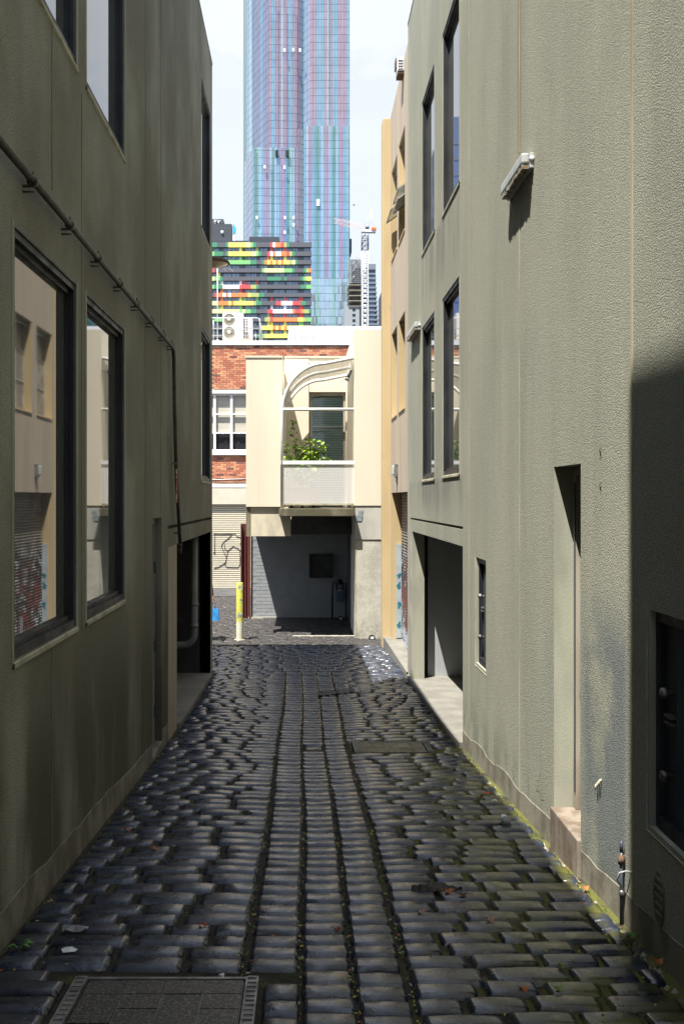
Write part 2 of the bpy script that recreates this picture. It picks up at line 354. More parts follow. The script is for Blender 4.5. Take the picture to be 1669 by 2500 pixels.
def vis(s): # projected area in the photograph's frame, for picking the 300 that show largest
    p=VPX+s[0]*F/s[1]; q=VPY-gz(s[1])*F/s[1]
    if p<-90 or p>1760 or q>2530: return 0
    return s[2]*s[3]/s[1]**3
big300=set(sorted(range(len(stones)),key=lambda i:-vis(stones[i]))[:298])
rest=MB(); restd=MB()
for i,(x,y,w,d,r) in enumerate(stones):
    z=gz(y)+dish(x,y)+random.uniform(-.0025,.0025)+.006*mnoise.noise(Vector((x*1.5,y*1.5,3)))
    k=random.randrange(10); fl=random.choice([0,math.pi])
    sl=math.atan((gz(y+.1)-gz(y-.1))/.2)
    if i in big300:
        o=bpy.data.objects.new('cobblestone',SME[k]); COL.objects.link(o); o.location=(x,y,z); o.rotation_euler=(sl if fl==0 else -sl,0,r+fl); o.scale=(w,d,1); adopt(o,lane)
    else:
        R=Matrix.Translation((x,y,z))@Matrix.Rotation(sl,4,'X')@Matrix.Rotation(r+fl,4,'Z')@Matrix.Diagonal((w,d,1,1))
        t=rest if y<18.6 else restd
        t.add([R@Vector(v) for v in SM[k][0]],SM[k][1],0,True)
o=rest.build('cobblestone_paving',M_STONE,lane,recalc=False); o['kind']='stuff'
o=restd.build('cobblestone_paving',M_STONED,yard,recalc=False); o['kind']='stuff'
# small leaves and crumbs caught in the joints
LEAFM=[mat('leaf_yellow',(.38,.33,.05),.6),mat('leaf_green',(.20,.30,.04),.6),mat('leaf_orange',(.40,.12,.03),.6),mat('leaf_brown',(.12,.05,.025),.7),mat('crumb_pale',(.30,.29,.25),.8)]
lm=MB()
def leafq(x,y,z,s,mi):
    a=random.uniform(0,6.28); t=random.uniform(-.4,.4); b=random.uniform(-.4,.4)
    R=Matrix.Rotation(a,3,'Z')@Matrix.Rotation(t,3,'X')@Matrix.Rotation(b,3,'Y')
    P=[R@Vector(q)*s+Vector((x,y,z)) for q in ((-1,0,0),(-.3,.45,.15),(.5,.35,.1),(1,0,0),(.4,-.4,.12),(-.4,-.4,.1))]
    lm.add(P,[(0,1,2,3,4,5)],mi)
for _ in range(2600):
    y=3.3+12*random.random()**1.7; z0=-.004
    u=random.random()
    if u<.36: x=random.choice([-.26,0,.232,.475])+random.gauss(0,.012)+.008*math.sin(y*1.1)
    elif u<.47: x=1.56+random.gauss(0,.04)
    elif u<.54: x=-1.36+random.gauss(0,.03)
    else: x=random.uniform(-1.35,1.6); 
    if blocked(x,y,0,0): continue
    if .1<u and u>=.54: z0=random.choice([-.004,-.004,.012])
    if x>1.6 or x<-1.4: continue
    leafq(x,y,gz(y)+dish(x,y)+z0,random.uniform(.005,.012) if u>.1 else random.uniform(.009,.016),random.choices(range(5),[4,4,2,3,2])[0])
o=lm.build('leaf_litter',LEAFM,lane,recalc=False); o['kind']='stuff'
# gravel strip along right wall foot + moss cushions
mo=MB()
for _ in range(420):
    y=random.uniform(3.5,15.2); rt=random.random()<.8
    x=(1.60-abs(random.gauss(0,.035))) if rt else (-1.38+abs(random.gauss(0,.03)))
    if blocked(x,y,0,0): continue
    s=random.uniform(.008,.022); z=gz(y)-.01
    mo.add([(x-s,y,z-.01),(x,y-s,z-.01),(x+s,y,z-.01),(x,y+s,z-.01),(x,y,z+s*.8)],[(0,1,4),(1,2,4),(2,3,4),(3,0,4)],random.choices([0,1,2],[5,2,3])[0],False)
o=mo.build('gutter_gravel',[M_PLIN,M_CONC,mat('moss',(.07,.095,.015),.95,col2=(.04,.05,.01),nscale=30)],lane); o['kind']='stuff'
# access cover, near left
def cover(name,label,g,frame,cols,rows,cm,fw,tilt=0):
    x0,x1,y0,y1=g; zc=lambda y:gz(y)+dish((x0+x1)/2)*.5-.002
    t=thing(name,label,'access cover',((x0+x1)/2,(y0+y1)/2,zc((y0+y1)/2)))
    def slab(mb,xa,xb,ya,yb,h,dz=0,mi=0):
        v=[(xa,ya,zc(ya)-.04),(xb,ya,zc(ya)-.04),(xb,yb,zc(yb)-.04),(xa,yb,zc(yb)-.04),(xa,ya,zc(ya)+h),(xb,ya,zc(ya)+h),(xb,yb,zc(yb)+h),(xa,yb,zc(yb)+h)]
        mb.add(v,[(0,3,2,1),(4,5,6,7),(0,1,5,4),(1,2,6,5),(2,3,7,6),(3,0,4,7)],mi)
    fr=MB()
    slab(fr,x0,x1,y1-fw*.35,y1,.004); slab(fr,x0,x1,y0,y0+fw*.35,.004)
    slab(fr,x0,x0+fw,y0+fw*.35,y1-fw*.35,.004); slab(fr,x1-fw,x1,y0+fw*.35,y1-fw*.35,.004)
    # raised rungs on the side frames
    n=int((y1-y0)/.045)
    for s in (x0+fw*.15,x1-fw*.85):
        for k in range(n): yk=y0+.02+k*.045; slab(fr,s,s+fw*.7,yk+.012,yk+.030,.009)
        slab(fr,s-.008,s,y0+.01,y1-.01,.011); slab(fr,s+fw*.7,s+fw*.7+.008,y0+.01,y1-.01,.011)
    fr.build('frame',frame,t)
    xi0,xi1=x0+fw+.008,x1-fw-.008; yi0,yi1=y0+fw*.35+.008,y1-fw*.35-.008
    cw=(xi1-xi0)/cols; rh=(yi1-yi0)/rows
    for i in range(cols):
        for j in range(rows):
            b=MB(); slab(b,xi0+i*cw+.003,xi0+(i+1)*cw-.003,yi0+j*rh+.002,yi0+(j+1)*rh-.002,random.uniform(-.002,.003)); b.build('infill_panel',cm,t)
    b=MB(); slab(b,xi0,xi1,yi0,yi1,-.007); b.build('base_plate',frame,t)
    return t
cover('access_cover','rectangular iron access cover with speckled concrete infill at the lower left of the lane',GR1,M_STEEL,4,9,M_SPECK,.055)
cover('drain_cover','long low access cover infilled with tan bricks on the right side of the lane',GR2,M_STEEL,5,2,M_TANB,.05)
mb=MB(); mb.box(.04,.19,9.97,10.08,gz(10)-.08,gz(10)-.022); 
for k in range(8): mb.box(.045+k*.018,.053+k*.018,9.975,10.075,gz(10)-.022,gz(10)-.014)
tag(mb.build('drain_grate',M_STEEL),'tiny cast iron grate set between cobbles in the centre line','grate')
# concrete strip of short blocks near the end of the lane
t=thing('block_edging','row of short stone blocks across the far end of the lane','edging',(.6,13.5,gz(13.5)))
for k in range(9):
    xx=.22+k*.085; yy=13.35+k*.05; b=MB(); b.box(xx,xx+.065,yy,yy+.3,gz(yy)-.05,gz(yy)+.014,bev=.006); b.build('block',M_CONC if k>5 else M_STONED,t)

# ================================================================== OLIVE BUILDINGS
LX=-1.42; RX=1.64
lb=thing('office_building','grimy olive stuccoed building with dark windows along the left side of the lane','building',(-5,8,-2.6))
rb=thing('office_building','sunlit olive stuccoed building with dark windows along the right side of the lane','building',(5,8,-2.6))
WL=[(4.84,6.18,-.80,1.35),(6.47,7.85,-.80,1.35),(4.84,6.18,2.72,4.90),(6.47,7.85,2.72,4.90),(13.8,15.15,.26,2.43),(13.8,15.15,3.83,5.92),(2.0,3.4,-.8,1.35),(2.0,3.4,2.72,4.9)]
WR=[(10.28,11.5,.27,2.335),(12.22,13.48,.26,2.335),(10.28,11.5,3.32,5.42),(12.22,13.48,3.35,5.42)]
G0=-2.66
holesL=[w+(-.09,) for w in WL]+[(9.32,9.94,-4,-.19,-.12),(11.1,15.2,-4,-.515,-.16),(10.39,15.42,-.325,-.29,-.06)]
holesR=[w+(.09,) for w in WR]+[(10.07,14.7,-4,-.49,.18),(10.06,14.95,-.318,-.288,.06),(8.8,9.3,-1.55,-.555,.06),(5.80,6.42,-2.015,.206,.15),(3.6,4.65,-1.547,-.525,.065)]
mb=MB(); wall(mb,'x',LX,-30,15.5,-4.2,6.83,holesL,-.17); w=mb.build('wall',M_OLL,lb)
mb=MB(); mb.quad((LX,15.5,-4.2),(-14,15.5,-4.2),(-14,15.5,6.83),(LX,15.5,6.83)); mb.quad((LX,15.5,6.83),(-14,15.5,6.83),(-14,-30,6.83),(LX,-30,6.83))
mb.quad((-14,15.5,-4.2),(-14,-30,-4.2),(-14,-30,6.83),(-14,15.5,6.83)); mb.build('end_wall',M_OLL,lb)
mb=MB().box(-14.02,LX+.006,-30,15.51,6.83,6.865); mb.build('roof_capping',M_CLAMP,lb)
# unseen blockers, added to shade the near right wall and the lane floor
MB().box(LX-.03,LX-.002,-.6,.92,6.87,12.6).build('unseen_shadow_sheet',M_OLL,lb); MB().box(LX-.3,LX-.004,.925,11.0,6.87,9.3).build('parapet',M_OLL,lb)
mb=MB(); wall(mb,'x',RX,-30,15.3,-4.2,7.36,holesR,.17,rmi=1); mb.build('wall',[M_OLR,M_OLS],rb)
mb=MB(); mb.quad((RX,15.3,-4.2),(14,15.3,-4.2),(14,15.3,7.36),(RX,15.3,7.36)); mb.quad((RX,15.3,7.36),(14,15.3,7.36),(14,-30,7.36),(RX,-30,7.36)); mb.build('end_wall',M_OLR,rb)
mb=MB().box(RX-.006,14,-30,15.31,7.36,7.39); mb.build('roof_capping',M_CLAMP,rb)
def side_window(P,sg,y0,y1,z0,z1,parent,label=None):
    """sg: direction out of the wall into the building (+1 right building, -1 left building)"""
    q=lambda d:P+sg*d
    f=MB(); t=.04; e=.0015
    f.box(q(.006),q(.075),y0+e,y0+t,z0+e,z1-e); f.box(q(.006),q(.075),y1-t,y1-e,z0+e,z1-e)
    f.box(q(.006),q(.075),y0+t,y1-t,z1-.05,z1-e); f.box(q(.006),q(.075),y0+t,y1-t,z0+e,z0+.045)
    f.box(q(.035),q(.07),y1-t-.02,y1-t,z0+.045,z1-.05); f.box(q(.035),q(.07),y0+t,y0+t+.02,z0+.045,z1-.05)
    f.box(q(.035),q(.07),y0+t,y1-t,z1-.078,z1-.05); f.box(q(.03),q(.07),y0+t,y1-t,z0+.045,z0+.075)
    f.box(q(-.004),q(.006),y0+e,y1-e,z1-.012,z1-e)
    w=f.build('window',M_BLACK,parent)
    if label: w['label']=label
    MB().box(q(.062),q(.072),y0+t+.02,y1-t-.02,z0+.075,z1-.078).build('glass',M_GLASS,w)
    s=MB(); s.add([(q(-.012),y0-.02,z0-.035),(q(-.012),y1+.02,z0-.035),(q(-.012),y1+.02,z0-.012),(q(-.012),y0-.02,z0-.012),(q(.03),y0,z0+.004),(q(.03),y1,z0+.004),(q(.003),y0-.02,z0-.045),(q(.003),y1+.02,z0-.045)],[(0,1,2,3),(3,2,5,4),(0,6,7,1)]); s.build('sill',M_SILL,w)
    # raised smooth border round the opening
    for (a,b) in ((y1,y1+.035),(y0-.035,y0)): MB().box(P,q(-.004),a,b,z0-.02,z1+.02).build('surround_strip',M_OLS,w)
for i,w in enumerate(WL): side_window(LX,-1,*w,lb)
for i,w in enumerate(WR): side_window(RX,1,*w,rb)
# joints
def joints(P,sg,L_,parent):
    for (y,z0,z1,wd) in L_:
        MB().box(P-sg*.0025,P+sg*.01,y-wd/2,y+wd/2,z0,z1).build('joint_strip',M_JOINT,parent)
joints(RX,1,[(9.7,-2.45,7.35,.02),(7.44,-2.28,2.3,.02),(7.44,2.62,7.35,.02),(4.9,-2.1,7.35,.032),(15.2,-2.7,7.35,.02)],rb)
MJL=mat('dull_joint',(.16,.155,.11),.9,col2=(.12,.12,.09),nscale=5,nvec=(1,1,.3))
for (y,z0,z1) in ((9.88,-.15,6.8),(5.58,-2.2,-.85),(5.58,1.75,2.68),(6.33,-.85,2.6),(8.9,-2.4,6.8)):
    MB().box(LX,LX+.0025,y-.011,y+.011,z0,z1).build('joint_strip',MJL,lb)
# plinths with wavy top edge, built along the wall foot
def plinth(P,sg,segs,parent,h0,m):
    for (a,b) in segs:
        mb=MB()
        n=max(2,int((b-a)/.16)); pts=[a+(b-a)*i/n for i in range(n+1)]
        H=[gz(y)+h0+.035*mnoise.noise(Vector((y*1.7,P,1)))+.02*mnoise.noise(Vector((y*7,P,2))) for y in pts]
        for i in range(n):
            p,q=P-sg*.004,P
            mb.quad((p,pts[i],gz(pts[i])-.1),(p,pts[i+1],gz(pts[i+1])-.1),(p,pts[i+1],H[i+1]),(p,pts[i],H[i]))
            mb.quad((p,pts[i],H[i]),(p,pts[i+1],H[i+1]),(q,pts[i+1],H[i+1]+.003),(q,pts[i],H[i]+.003))
        for y,hh in ((a,H[0]),(b,H[-1])): mb.quad((P-sg*.004,y,gz(y)-.1),(P,y,gz(y)-.1),(P,y,hh),(P-sg*.004,y,hh))
        mb.build('plinth',m,parent)
plinth(LX,-1,[(-5,9.3),(9.96,10.38)],lb,.17,M_PLIN)
plinth(RX,1,[(-5,5.79),(6.43,10.05)],rb,.15,M_PLIN)
# ---- left door
d=MB(); X=LX-.10; d.box(X-.03,X,9.33,9.93,gz(9.6)-.02,-.195); dr=d.build('door',M_LILAC,lb)
d=MB(); d.box(X,X+.03,9.87,9.93,gz(9.9),-.2); d.box(X,X+.03,9.33,9.38,gz(9.4),-.2); d.box(X,X+.03,9.38,9.87,-.26,-.2); d.build('door_frame',M_LILAC,dr)
d=MB(); 
for z in (-.75,-1.55,-2.2): MB().box(X+.03,X+.045,9.88,9.90,z,z+.12).build('hinge',M_DARKMETAL,dr)
d.lathe((X+.0,9.45,-1.35),[(0,.06),(.025,.055),(.03,.04),(.012,.03),(.012,0)],10,0,'x'); d.build('door_knob',M_DARKMETAL,dr)
MB().box(LX-.12,LX+.01,9.3,9.96,gz(9.6)-.05,gz(9.6)+.05).build('threshold',M_PLIN,dr)
# ---- left carport: buff pier, dark room, pipe
MB().box(LX-.05,LX+.004,10.40,11.098,-4,-.517).build('pier',M_BEIGE,lb)
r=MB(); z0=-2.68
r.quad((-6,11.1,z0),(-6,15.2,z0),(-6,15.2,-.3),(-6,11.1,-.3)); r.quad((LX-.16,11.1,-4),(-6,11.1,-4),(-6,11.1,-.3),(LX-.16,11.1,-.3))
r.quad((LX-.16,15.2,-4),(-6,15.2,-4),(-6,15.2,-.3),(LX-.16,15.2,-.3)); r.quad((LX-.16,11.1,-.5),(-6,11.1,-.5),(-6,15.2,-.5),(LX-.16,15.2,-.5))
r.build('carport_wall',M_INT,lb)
def ramp(x0,x1,y0,y1,m,parent,name,dz=.03):
    mb=MB(); n=8
    for i in range(n):
        a=y0+(y1-y0)*i/n; b=y0+(y1-y0)*(i+1)/n; za,zb=gz(a)+dz,gz(b)+dz
        mb.quad((x0,a,za),(x1,a,za),(x1,b,zb),(x0,b,zb)); 
        xe = x0 if abs(x0)<abs(x1) else x1
        mb.quad((xe,a,za),(xe,b,zb),(xe,b,zb-.3),(xe,a,za-.3))
    mb.quad((x0,y0,gz(y0)+dz),(x1,y0,gz(y0)+dz),(x1,y0,-4),(x0,y0,-4))
    return mb.build(name,m,parent)
ramp(-6,LX+.035,11.1,15.2,M_FLOOR,lb,'carport_floor',.05)
MB().box(LX-.165,LX+.003,15.2,15.50,-4,-.52).build('pier',M_OLS,lb)
pp=MB(); xp=-1.63; yp=14.85
pts=[(xp,yp,-.52),(xp,yp,-2.05)]+[(xp-.16+.16*math.cos(a),yp,-2.05-.16*math.sin(a)) for a in [math.pi/2*k/6 for k in range(1,7)]]+[(-2.6,yp,-2.24)]
pp.tube(pts,.052,14); pp.lathe((xp,yp,-1.62),[(.052,0),(.06,0),(.06,.05),(.052,.05)],14); pp.lathe((xp,yp,-1.95),[(.052,0),(.058,0),(.058,.06),(.052,.06)],14)
dp=pp.build('downpipe',M_PVC); tag(dp,'thick grey drain pipe bending left inside the dark carport on the left','pipe')
MB().box(xp-.07,xp+.07,yp+.03,yp+.06,-1.63,-1.61).build('bracket',M_CLAMP,dp)
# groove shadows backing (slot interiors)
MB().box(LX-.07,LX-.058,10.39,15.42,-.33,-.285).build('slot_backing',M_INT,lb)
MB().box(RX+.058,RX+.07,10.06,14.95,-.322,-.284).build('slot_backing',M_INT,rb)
# ---- right carport
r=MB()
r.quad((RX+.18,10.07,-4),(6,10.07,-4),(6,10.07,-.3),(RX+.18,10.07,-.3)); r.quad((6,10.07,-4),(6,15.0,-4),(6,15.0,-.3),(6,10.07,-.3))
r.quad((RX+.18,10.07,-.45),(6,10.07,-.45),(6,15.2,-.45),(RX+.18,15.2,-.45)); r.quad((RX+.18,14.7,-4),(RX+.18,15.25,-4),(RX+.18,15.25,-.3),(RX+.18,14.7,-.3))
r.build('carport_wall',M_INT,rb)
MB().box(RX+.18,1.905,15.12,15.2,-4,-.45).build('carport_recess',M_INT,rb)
MB().box(1.905,6,14.95,15.2,-4,-.45).build('carport_end_panel',M_INTG,rb)
ramp(RX-.04,6,10.07,15.12,M_FLOOR,rb,'carport_floor',.035)
MB().box(RX-.003,RX+.182,14.702,15.20,-4,-.489).build('pier',M_CONC,rb)
# ---- small slot door (meter cupboard) and larger steel louvre door on the right wall
def cupboard(y0,y1,z0,z1,d,parent,slats,label):
    X=RX+d
    c=MB(); c.box(X,X+.02,y0,y1,z0,z1); cc=c.build('steel_door',M_DARKMETAL,parent); cc['label']=label
    f=MB(); f.box(X-.03,X,y0+.001,y0+.05,z0+.001,z1-.001); f.box(X-.03,X,y1-.05,y1-.001,z0+.001,z1-.001); f.box(X-.035,X,y0+.05,y1-.05,z0+.001,z0+.06); f.box(X-.04,X,y0+.05,y1-.05,z1-.05,z1-.001)
    f.build('frame',M_BLACK,cc)
    n=slats
    for k in range(n):
        a=y0+.07+(y1-y0-.28)*k/n; s=MB(); wdt=(y1-y0-.28)/n*.55; s.add([(X-.002,a,z0+.07),(X-.022,a+wdt,z0+.07),(X-.002,a+wdt,z0+.07),(X-.002,a,z1-.06),(X-.022,a+wdt,z1-.06),(X-.002,a+wdt,z1-.06)],[(0,1,4,3),(1,2,5,4),(0,2,1),(3,4,5)]); s.build('louvre',M_DARKMETAL,cc)
    for z in ((z0+z1)/2+.14,(z0+z1)/2-.24):
        kb=MB(); kb.lathe((X,y1-.13,z),[(.012,0),(.012,-.025),(.026,-.03),(.026,-.05),(.012,-.058),(0,-.058)],14,0,'x'); kb.build('knob',M_CLAMP,cc)
    h=MB(); h.box(X-.03,X,y1-.19,y1-.10,(z0+z1)/2+.0,(z0+z1)/2+.012); h.box(X-.03,X,y1-.19,y1-.10,(z0+z1)/2+.03,(z0+z1)/2+.042); h.build('latch',M_CLAMP,cc)
    s=MB(); s.add([(RX-.004,y0-.035,z0-.03),(RX-.004,y1+.035,z0-.03),(X-.032,y1,z0+.002),(X-.032,y0,z0+.002),(RX-.004,y1+.035,z1+.0),(X-.032,y1,z1)],[(0,1,2,3),(1,4,5,2)]); s.build('splay',M_SILL,cc)
cupboard(8.8,9.3,-1.55,-.555,.055,rb,3,'narrow dark steel cupboard door beside the carport')
cupboard(3.6,4.65,-1.547,-.525,.06,rb,12,'wide dark steel louvred door low on the near right wall')
# ---- tall door recess with step
MB().box(RX+.15,RX+.19,5.80,6.42,-2.015,.206).build('door',M_GREIGE,rb)
dd=MB(); dd.box(RX+.125,RX+.15,6.355,6.418,-2.01,.2); dd.box(RX+.125,RX+.15,5.802,5.85,-2.01,.2); dd.box(RX+.125,RX+.15,5.85,6.355,.15,.2); dd.build('door_frame',M_GREIGE,rb)
MB().box(RX+.118,RX+.125,6.36,6.375,-1.9,.1).build('door_bead',M_DARKMETAL,rb)
st=MB(); st.box(RX-.024,RX+.16,5.79,6.43,-2.6,-2.013,bev=.008); st.build('doorstep',M_RUSTST,rb)

def crack(P,sg,pts,parent):
    mb=MB()
    for (a,b) in zip(pts,pts[1:]):
        mb.quad((P-sg*.0012,a[0],a[1]-.0018),(P-sg*.0012,b[0],b[1]-.0018),(P-sg*.0012,b[0],b[1]+.0018),(P-sg*.0012,a[0],a[1]+.0018))
        mb.quad((P-sg*.0011,a[0]-.0018,a[1]),(P-sg*.0011,b[0]-.0018,b[1]),(P-sg*.0011,b[0]+.0018,b[1]),(P-sg*.0011,a[0]+.0018,a[1]))
    mb.build('crack',M_GRIME,parent)
def wander(y,z,dy,dz,n):
    p=[(y,z)]
    for _ in range(n): y+=dy/n+random.uniform(-.012,.012); z+=dz/n+random.uniform(-.015,.015); p.append((y,z))
    return p
crack(RX,1,wander(6.9,-2.05,-.35,-.08,14),rb); crack(RX,1,wander(6.9,-2.05,-.12,.16,8),rb); crack(RX,1,wander(7.9,-2.1,.25,.4,12),rb)
crack(RX,1,wander(12.0,.2,.1,-.45,12),rb); crack(LX,-1,wander(12.6,3.6,1.0,-2.4,26),lb); crack(LX,-1,wander(11.6,1.4,1.6,-.9,20),lb); crack(RX,1,wander(5.3,-1.35,-.3,-.5,14),rb); crack(LX,-1,wander(6.2,-.95,-.3,-.5,12),lb)
# ================================================================== THINGS ON THE WALLS
pipe=thing('wall_pipe','dark brown pipe clamped along the left wall and dropping beside the carport','pipe',(LX,9,-.6))
xw=LX+.05
p=MB(); p.tube([(xw,.5,1.635),(xw,6,1.615),(xw,10.3,1.60),(xw,10.43,1.585),(xw,10.5,1.50),(xw,10.55,1.0),(xw,10.72,.2),(xw+.01,10.95,-.50)],.020,14)
p.tube([(xw+.01,10.95,-.50),(xw+.01,10.955,-.55)],.025,12); p.tube([(xw+.01,10.955,-.55),(xw+.012,10.96,-.62)],[.022,.014],10); p.build('pipe_run',M_PIPE,pipe)
for y in (2.6,3.4,4.2,5.0,5.8,6.6,7.39,8.15,8.94,9.7,10.3):
    c=MB(); c.lathe((xw,y-.02,1.612),[(.021,0),(.028,.004),(.028,.034),(.021,.038)],14,0,'y'); c.box(LX,xw,y-.015,y+.015,1.585,1.592); c.tube([(xw,y,1.638),(xw,y,1.66)],.006,6); c.tube([(LX,y,1.56),(xw+.01,y,1.56)],.005,6); c.build('clamp',M_PIPE,pipe)
for y,z in ((10.66,.38),(10.9,-.38)):
    c=MB(); c.lathe((xw,y,z-.012),[(.021,0),(.026,.003),(.026,.021),(.021,.024)],14); c.box(LX,xw-.02,y-.012,y+.012,z-.01,z+.01); c.build('clamp',M_CLAMP,pipe)
lab=MB(); lab.box(xw+.010,xw+.0225,10.59,10.615,-.05,.32)
lo=lab.build('pipe_label',mat('red_white_label',(.35,.03,.04),.6,col2=(.7,.65,.65),nscale=60,ramp=(.52,.56)),pipe)
def batten(y0,y1,z,label):
    t=thing('batten_light',label,'wall light',(RX,(y0+y1)/2,z),group='batten lights on the right wall')
    b=MB(); b.box(RX-.03,RX-.002,y0,y1,z-.055,z+.055,bev=.006); b.build('base',M_LGREY,t)
    d=MB(); d.box(RX-.085,RX-.031,y0+.012,y1-.012,z-.02,z+.058,bev=.014); d.build('diffuser',M_LGREY,t)
    g=MB(); n=26
    for k in range(n):
        a=y0+.02+(y1-y0-.04)*k/n; g.box(RX-.080+random.uniform(-.004,.004),RX-.034,a,a+(y1-y0-.04)/n-.004,z-.05-random.uniform(0,.010),z-.021)
    g.build('underside',M_DIFF,t)
    e=MB(); e.lathe((RX-.018,y0,z+.012),[(0,-.012),(.008,-.012),(.018,-.010),(.018,0)],14,0,'y'); e.build('end_screw',M_WHITE,t)
    w=MB(); 
    for k in range(26):
        a=random.uniform(y0,y1-.05); h=random.uniform(.03,.16); w.tube([(RX-random.uniform(.02,.06),a,z-.06),(RX-random.uniform(.0,.02),a+random.uniform(-.03,.03),z-.06-h)],.0009,3,cap=False)
    w.build('cobweb',M_GRIME,t)
batten(6.97,7.75,2.40,'grey batten light with dirty brown underside high on the near right wall')
batten(13.65,14.75,2.40,'grey batten light high on the right wall beside the far windows')
# white vent stubs and hooks
t=thing('vent_stubs','cluster of three short white plastic ends poking out of the right wall near its foot','vent',(RX,5.42,-1.56))
for k in range(3):
    b=MB(); b.tube([(RX,5.40+k*.03,-1.545-.02*k),(RX-.014,5.40+k*.03-.006,-1.55-.02*k),(RX-.017,5.40+k*.03-.008,-1.575-.02*k)],[.007,.007,.005],6); b.build('stub',M_SILL,t)
for i,z in enumerate((.28,.09)):
    b=MB(); b.tube([(RX,5.40,z),(RX-.008,5.40,z),(RX-.010,5.40,z-.015),(RX-.004,5.40,z-.045)],.0028,6); tag(b.build('wall_hook',M_GRIME),['small rusty hook on the right wall, the upper of two','small rusty hook on the right wall, the lower of two'][i],'hook',group='rusty hooks on the right wall')
t=thing('earthing_pipe','dark upright pipe stub with pale hose loop at the foot of the right wall','pipe',(RX,5.0,gz(5)))
b=MB(); b.tube([(RX-.02,5.0,gz(5)-.02),(RX-.02,5.0,-1.80)],.009,10); b.tube([(RX-.02,5.0,-1.80),(RX-.02,5.0,-1.74)],.009,8); b.build('pipe_run',M_DARKMETAL,t)
b=MB(); b.tube([(RX-.02,4.98,-1.98),(RX-.05,4.975,-1.93),(RX-.045,4.95,-1.885),(RX-.02,4.92,-1.865),(RX,4.9,-1.865)],.005,8); b.build('hose',M_LGREY,t)
b=MB(); b.lathe((RX-.02,4.99,-2.0),[(0,-.014),(.008,-.014),(.015,-.010),(.018,0),(.015,.009),(0,.009)],12,0,'y'); b.build('tap',M_CLAMP,t)
b=MB(); b.lathe((RX-.02,5.0,-1.86),[(.013,0),(.017,0),(.017,.05),(.013,.05)],10); b.build('collar',M_GRIME,t)
t=MB(); t.lathe((RX,4.52,-1.84),[(0,-.003),(.06,-.003),(.066,-.006),(.07,0)],20,0,'x')
for v in range(len(t.v)):
    x,y,z=t.v[v]; t.v[v]=(x,y,-1.84+(z+1.84)*1.9)
for k in range(5): t.box(RX-.008,RX-.003,4.475,4.565,-1.92+k*.04,-1.905+k*.04)
tag(t.build('oval_vent',M_PLIN),'oval air vent, painted over, low on the near right wall','vent')

# ================================================================== BEIGE BUILDING (right, beyond the olive one)
bb=thing('beige_building','weathered beige building with steel windows and graffitied shutter beyond the right olive wall','building',(5,17,-2.6))
BW=[(15.75,16.75,4.33,5.99),(17.05,18.08,4.36,5.98),(15.75,16.75,1.47,3.01),(17.05,18.08,1.47,3.01)]
SH=(15.35,18.1,-4,.105)
mb=MB(); wall(mb,'x',RX,15.3,18.3,-4,7.1,[w+(.20,) for w in BW]+[SH+(.19,)],.2,rmi=1); mb.quad((RX,15.3,7.1),(14,15.3,7.1),(14,18.7,7.1),(RX,18.7,7.1)); mb.quad((RX+.01,18.68,-4),(14,18.68,-4),(14,18.68,7.1),(RX+.01,18.68,7.1)); mb.quad((RX,15.32,7.1),(RX,15.32,7.0),(5,15.32,7.0),(5,15.32,7.1)); mb.build('wall',[M_BEIGE,M_YELL],bb)
MB().box(1.495,RX+.3,18.3,18.7,-4,7.08,bev=.015).build('pier',M_YELL,bb)
FR=mat('old_grey_steel_frame',(.42,.42,.38),.7,col2=(.28,.28,.25),nscale=9)
DG=mat('dusty_pane',(.16,.16,.15),.15,col2=(.30,.29,.26),nscale=3,spec=.7)
for wi,(a,b,lo,hi) in enumerate(BW):
    X=RX+.13; f=MB(); t=.03
    f.box(X,X+.04,a,a+t,lo,hi); f.box(X,X+.04,b-t,b,lo,hi); f.box(X,X+.04,a+t,b-t,lo,lo+t); f.box(X,X+.04,a+t,b-t,hi-t,hi)
    m=(a+b)/2; rows=[lo+(hi-lo)*k/3 for k in range(4)]
    f.box(X+.002,X+.038,m-.012,m+.012,lo+t,hi-t)
    for z in rows[1:3]: f.box(X+.004,X+.036,a+t,b-t,z-.013,z+.013)
    w=f.build('window',FR,bb); w['label']=['upper steel window nearer the olive building','upper steel window beside the yellow pier','lower steel window nearer the olive building','lower steel window beside the yellow pier'][wi]
    for c in range(2):
        for r in range(3):
            ya,yb=(a+t,m-.012) if c==0 else (m+.012,b-t); za,zb=rows[r]+.013,rows[r+1]-.013
            MB().box(X+.018,X+.022,ya,yb,za,zb).build('pane',DG,w)
    c_=MB(); c_.add([(X+.05,a,hi-.02),(X+.05,b,hi-.02),(X-.10,b-.03,hi-.10),(X-.10,a+.03,hi-.14)],[(0,1,2,3)]); c_.build('hood',FR,w)
    MB().box(RX+.2,RX+.24,a-.1,b+.1,lo-.1,hi+.1).build('dark_backing',M_INT,w)
    MB().box(RX-.015,RX+.13,a,b,lo-.03,lo-.002).build('sill',M_YELL,w)
def sash(y0,y1,z,w,tag_):
    s=MB(); # awning sash hinged at the top, swung out over the lane
    hx,hz=RX+.10,z; ox,oz=RX-.10,z-.14
    def bar(pa,pb,r=.014): s.tube([pa,pb],r,4,smooth=False)
    bar((hx,y0,hz),(hx,y1,hz)); bar((ox,y0,oz),(ox,y1,oz)); bar((hx,y0,hz),(ox,y0,oz)); bar((hx,y1,hz),(ox,y1,oz))
    o=s.build('sash',FR,bb); o['label']=tag_
    MB().add([(hx,y0,hz),(hx,y1,hz),(ox,y1,oz),(ox,y0,oz)],[(0,1,2,3)]).build('pane',glassy('pale_glass_%d'%int(z*10),(.62,.66,.66),.1,.12),o)
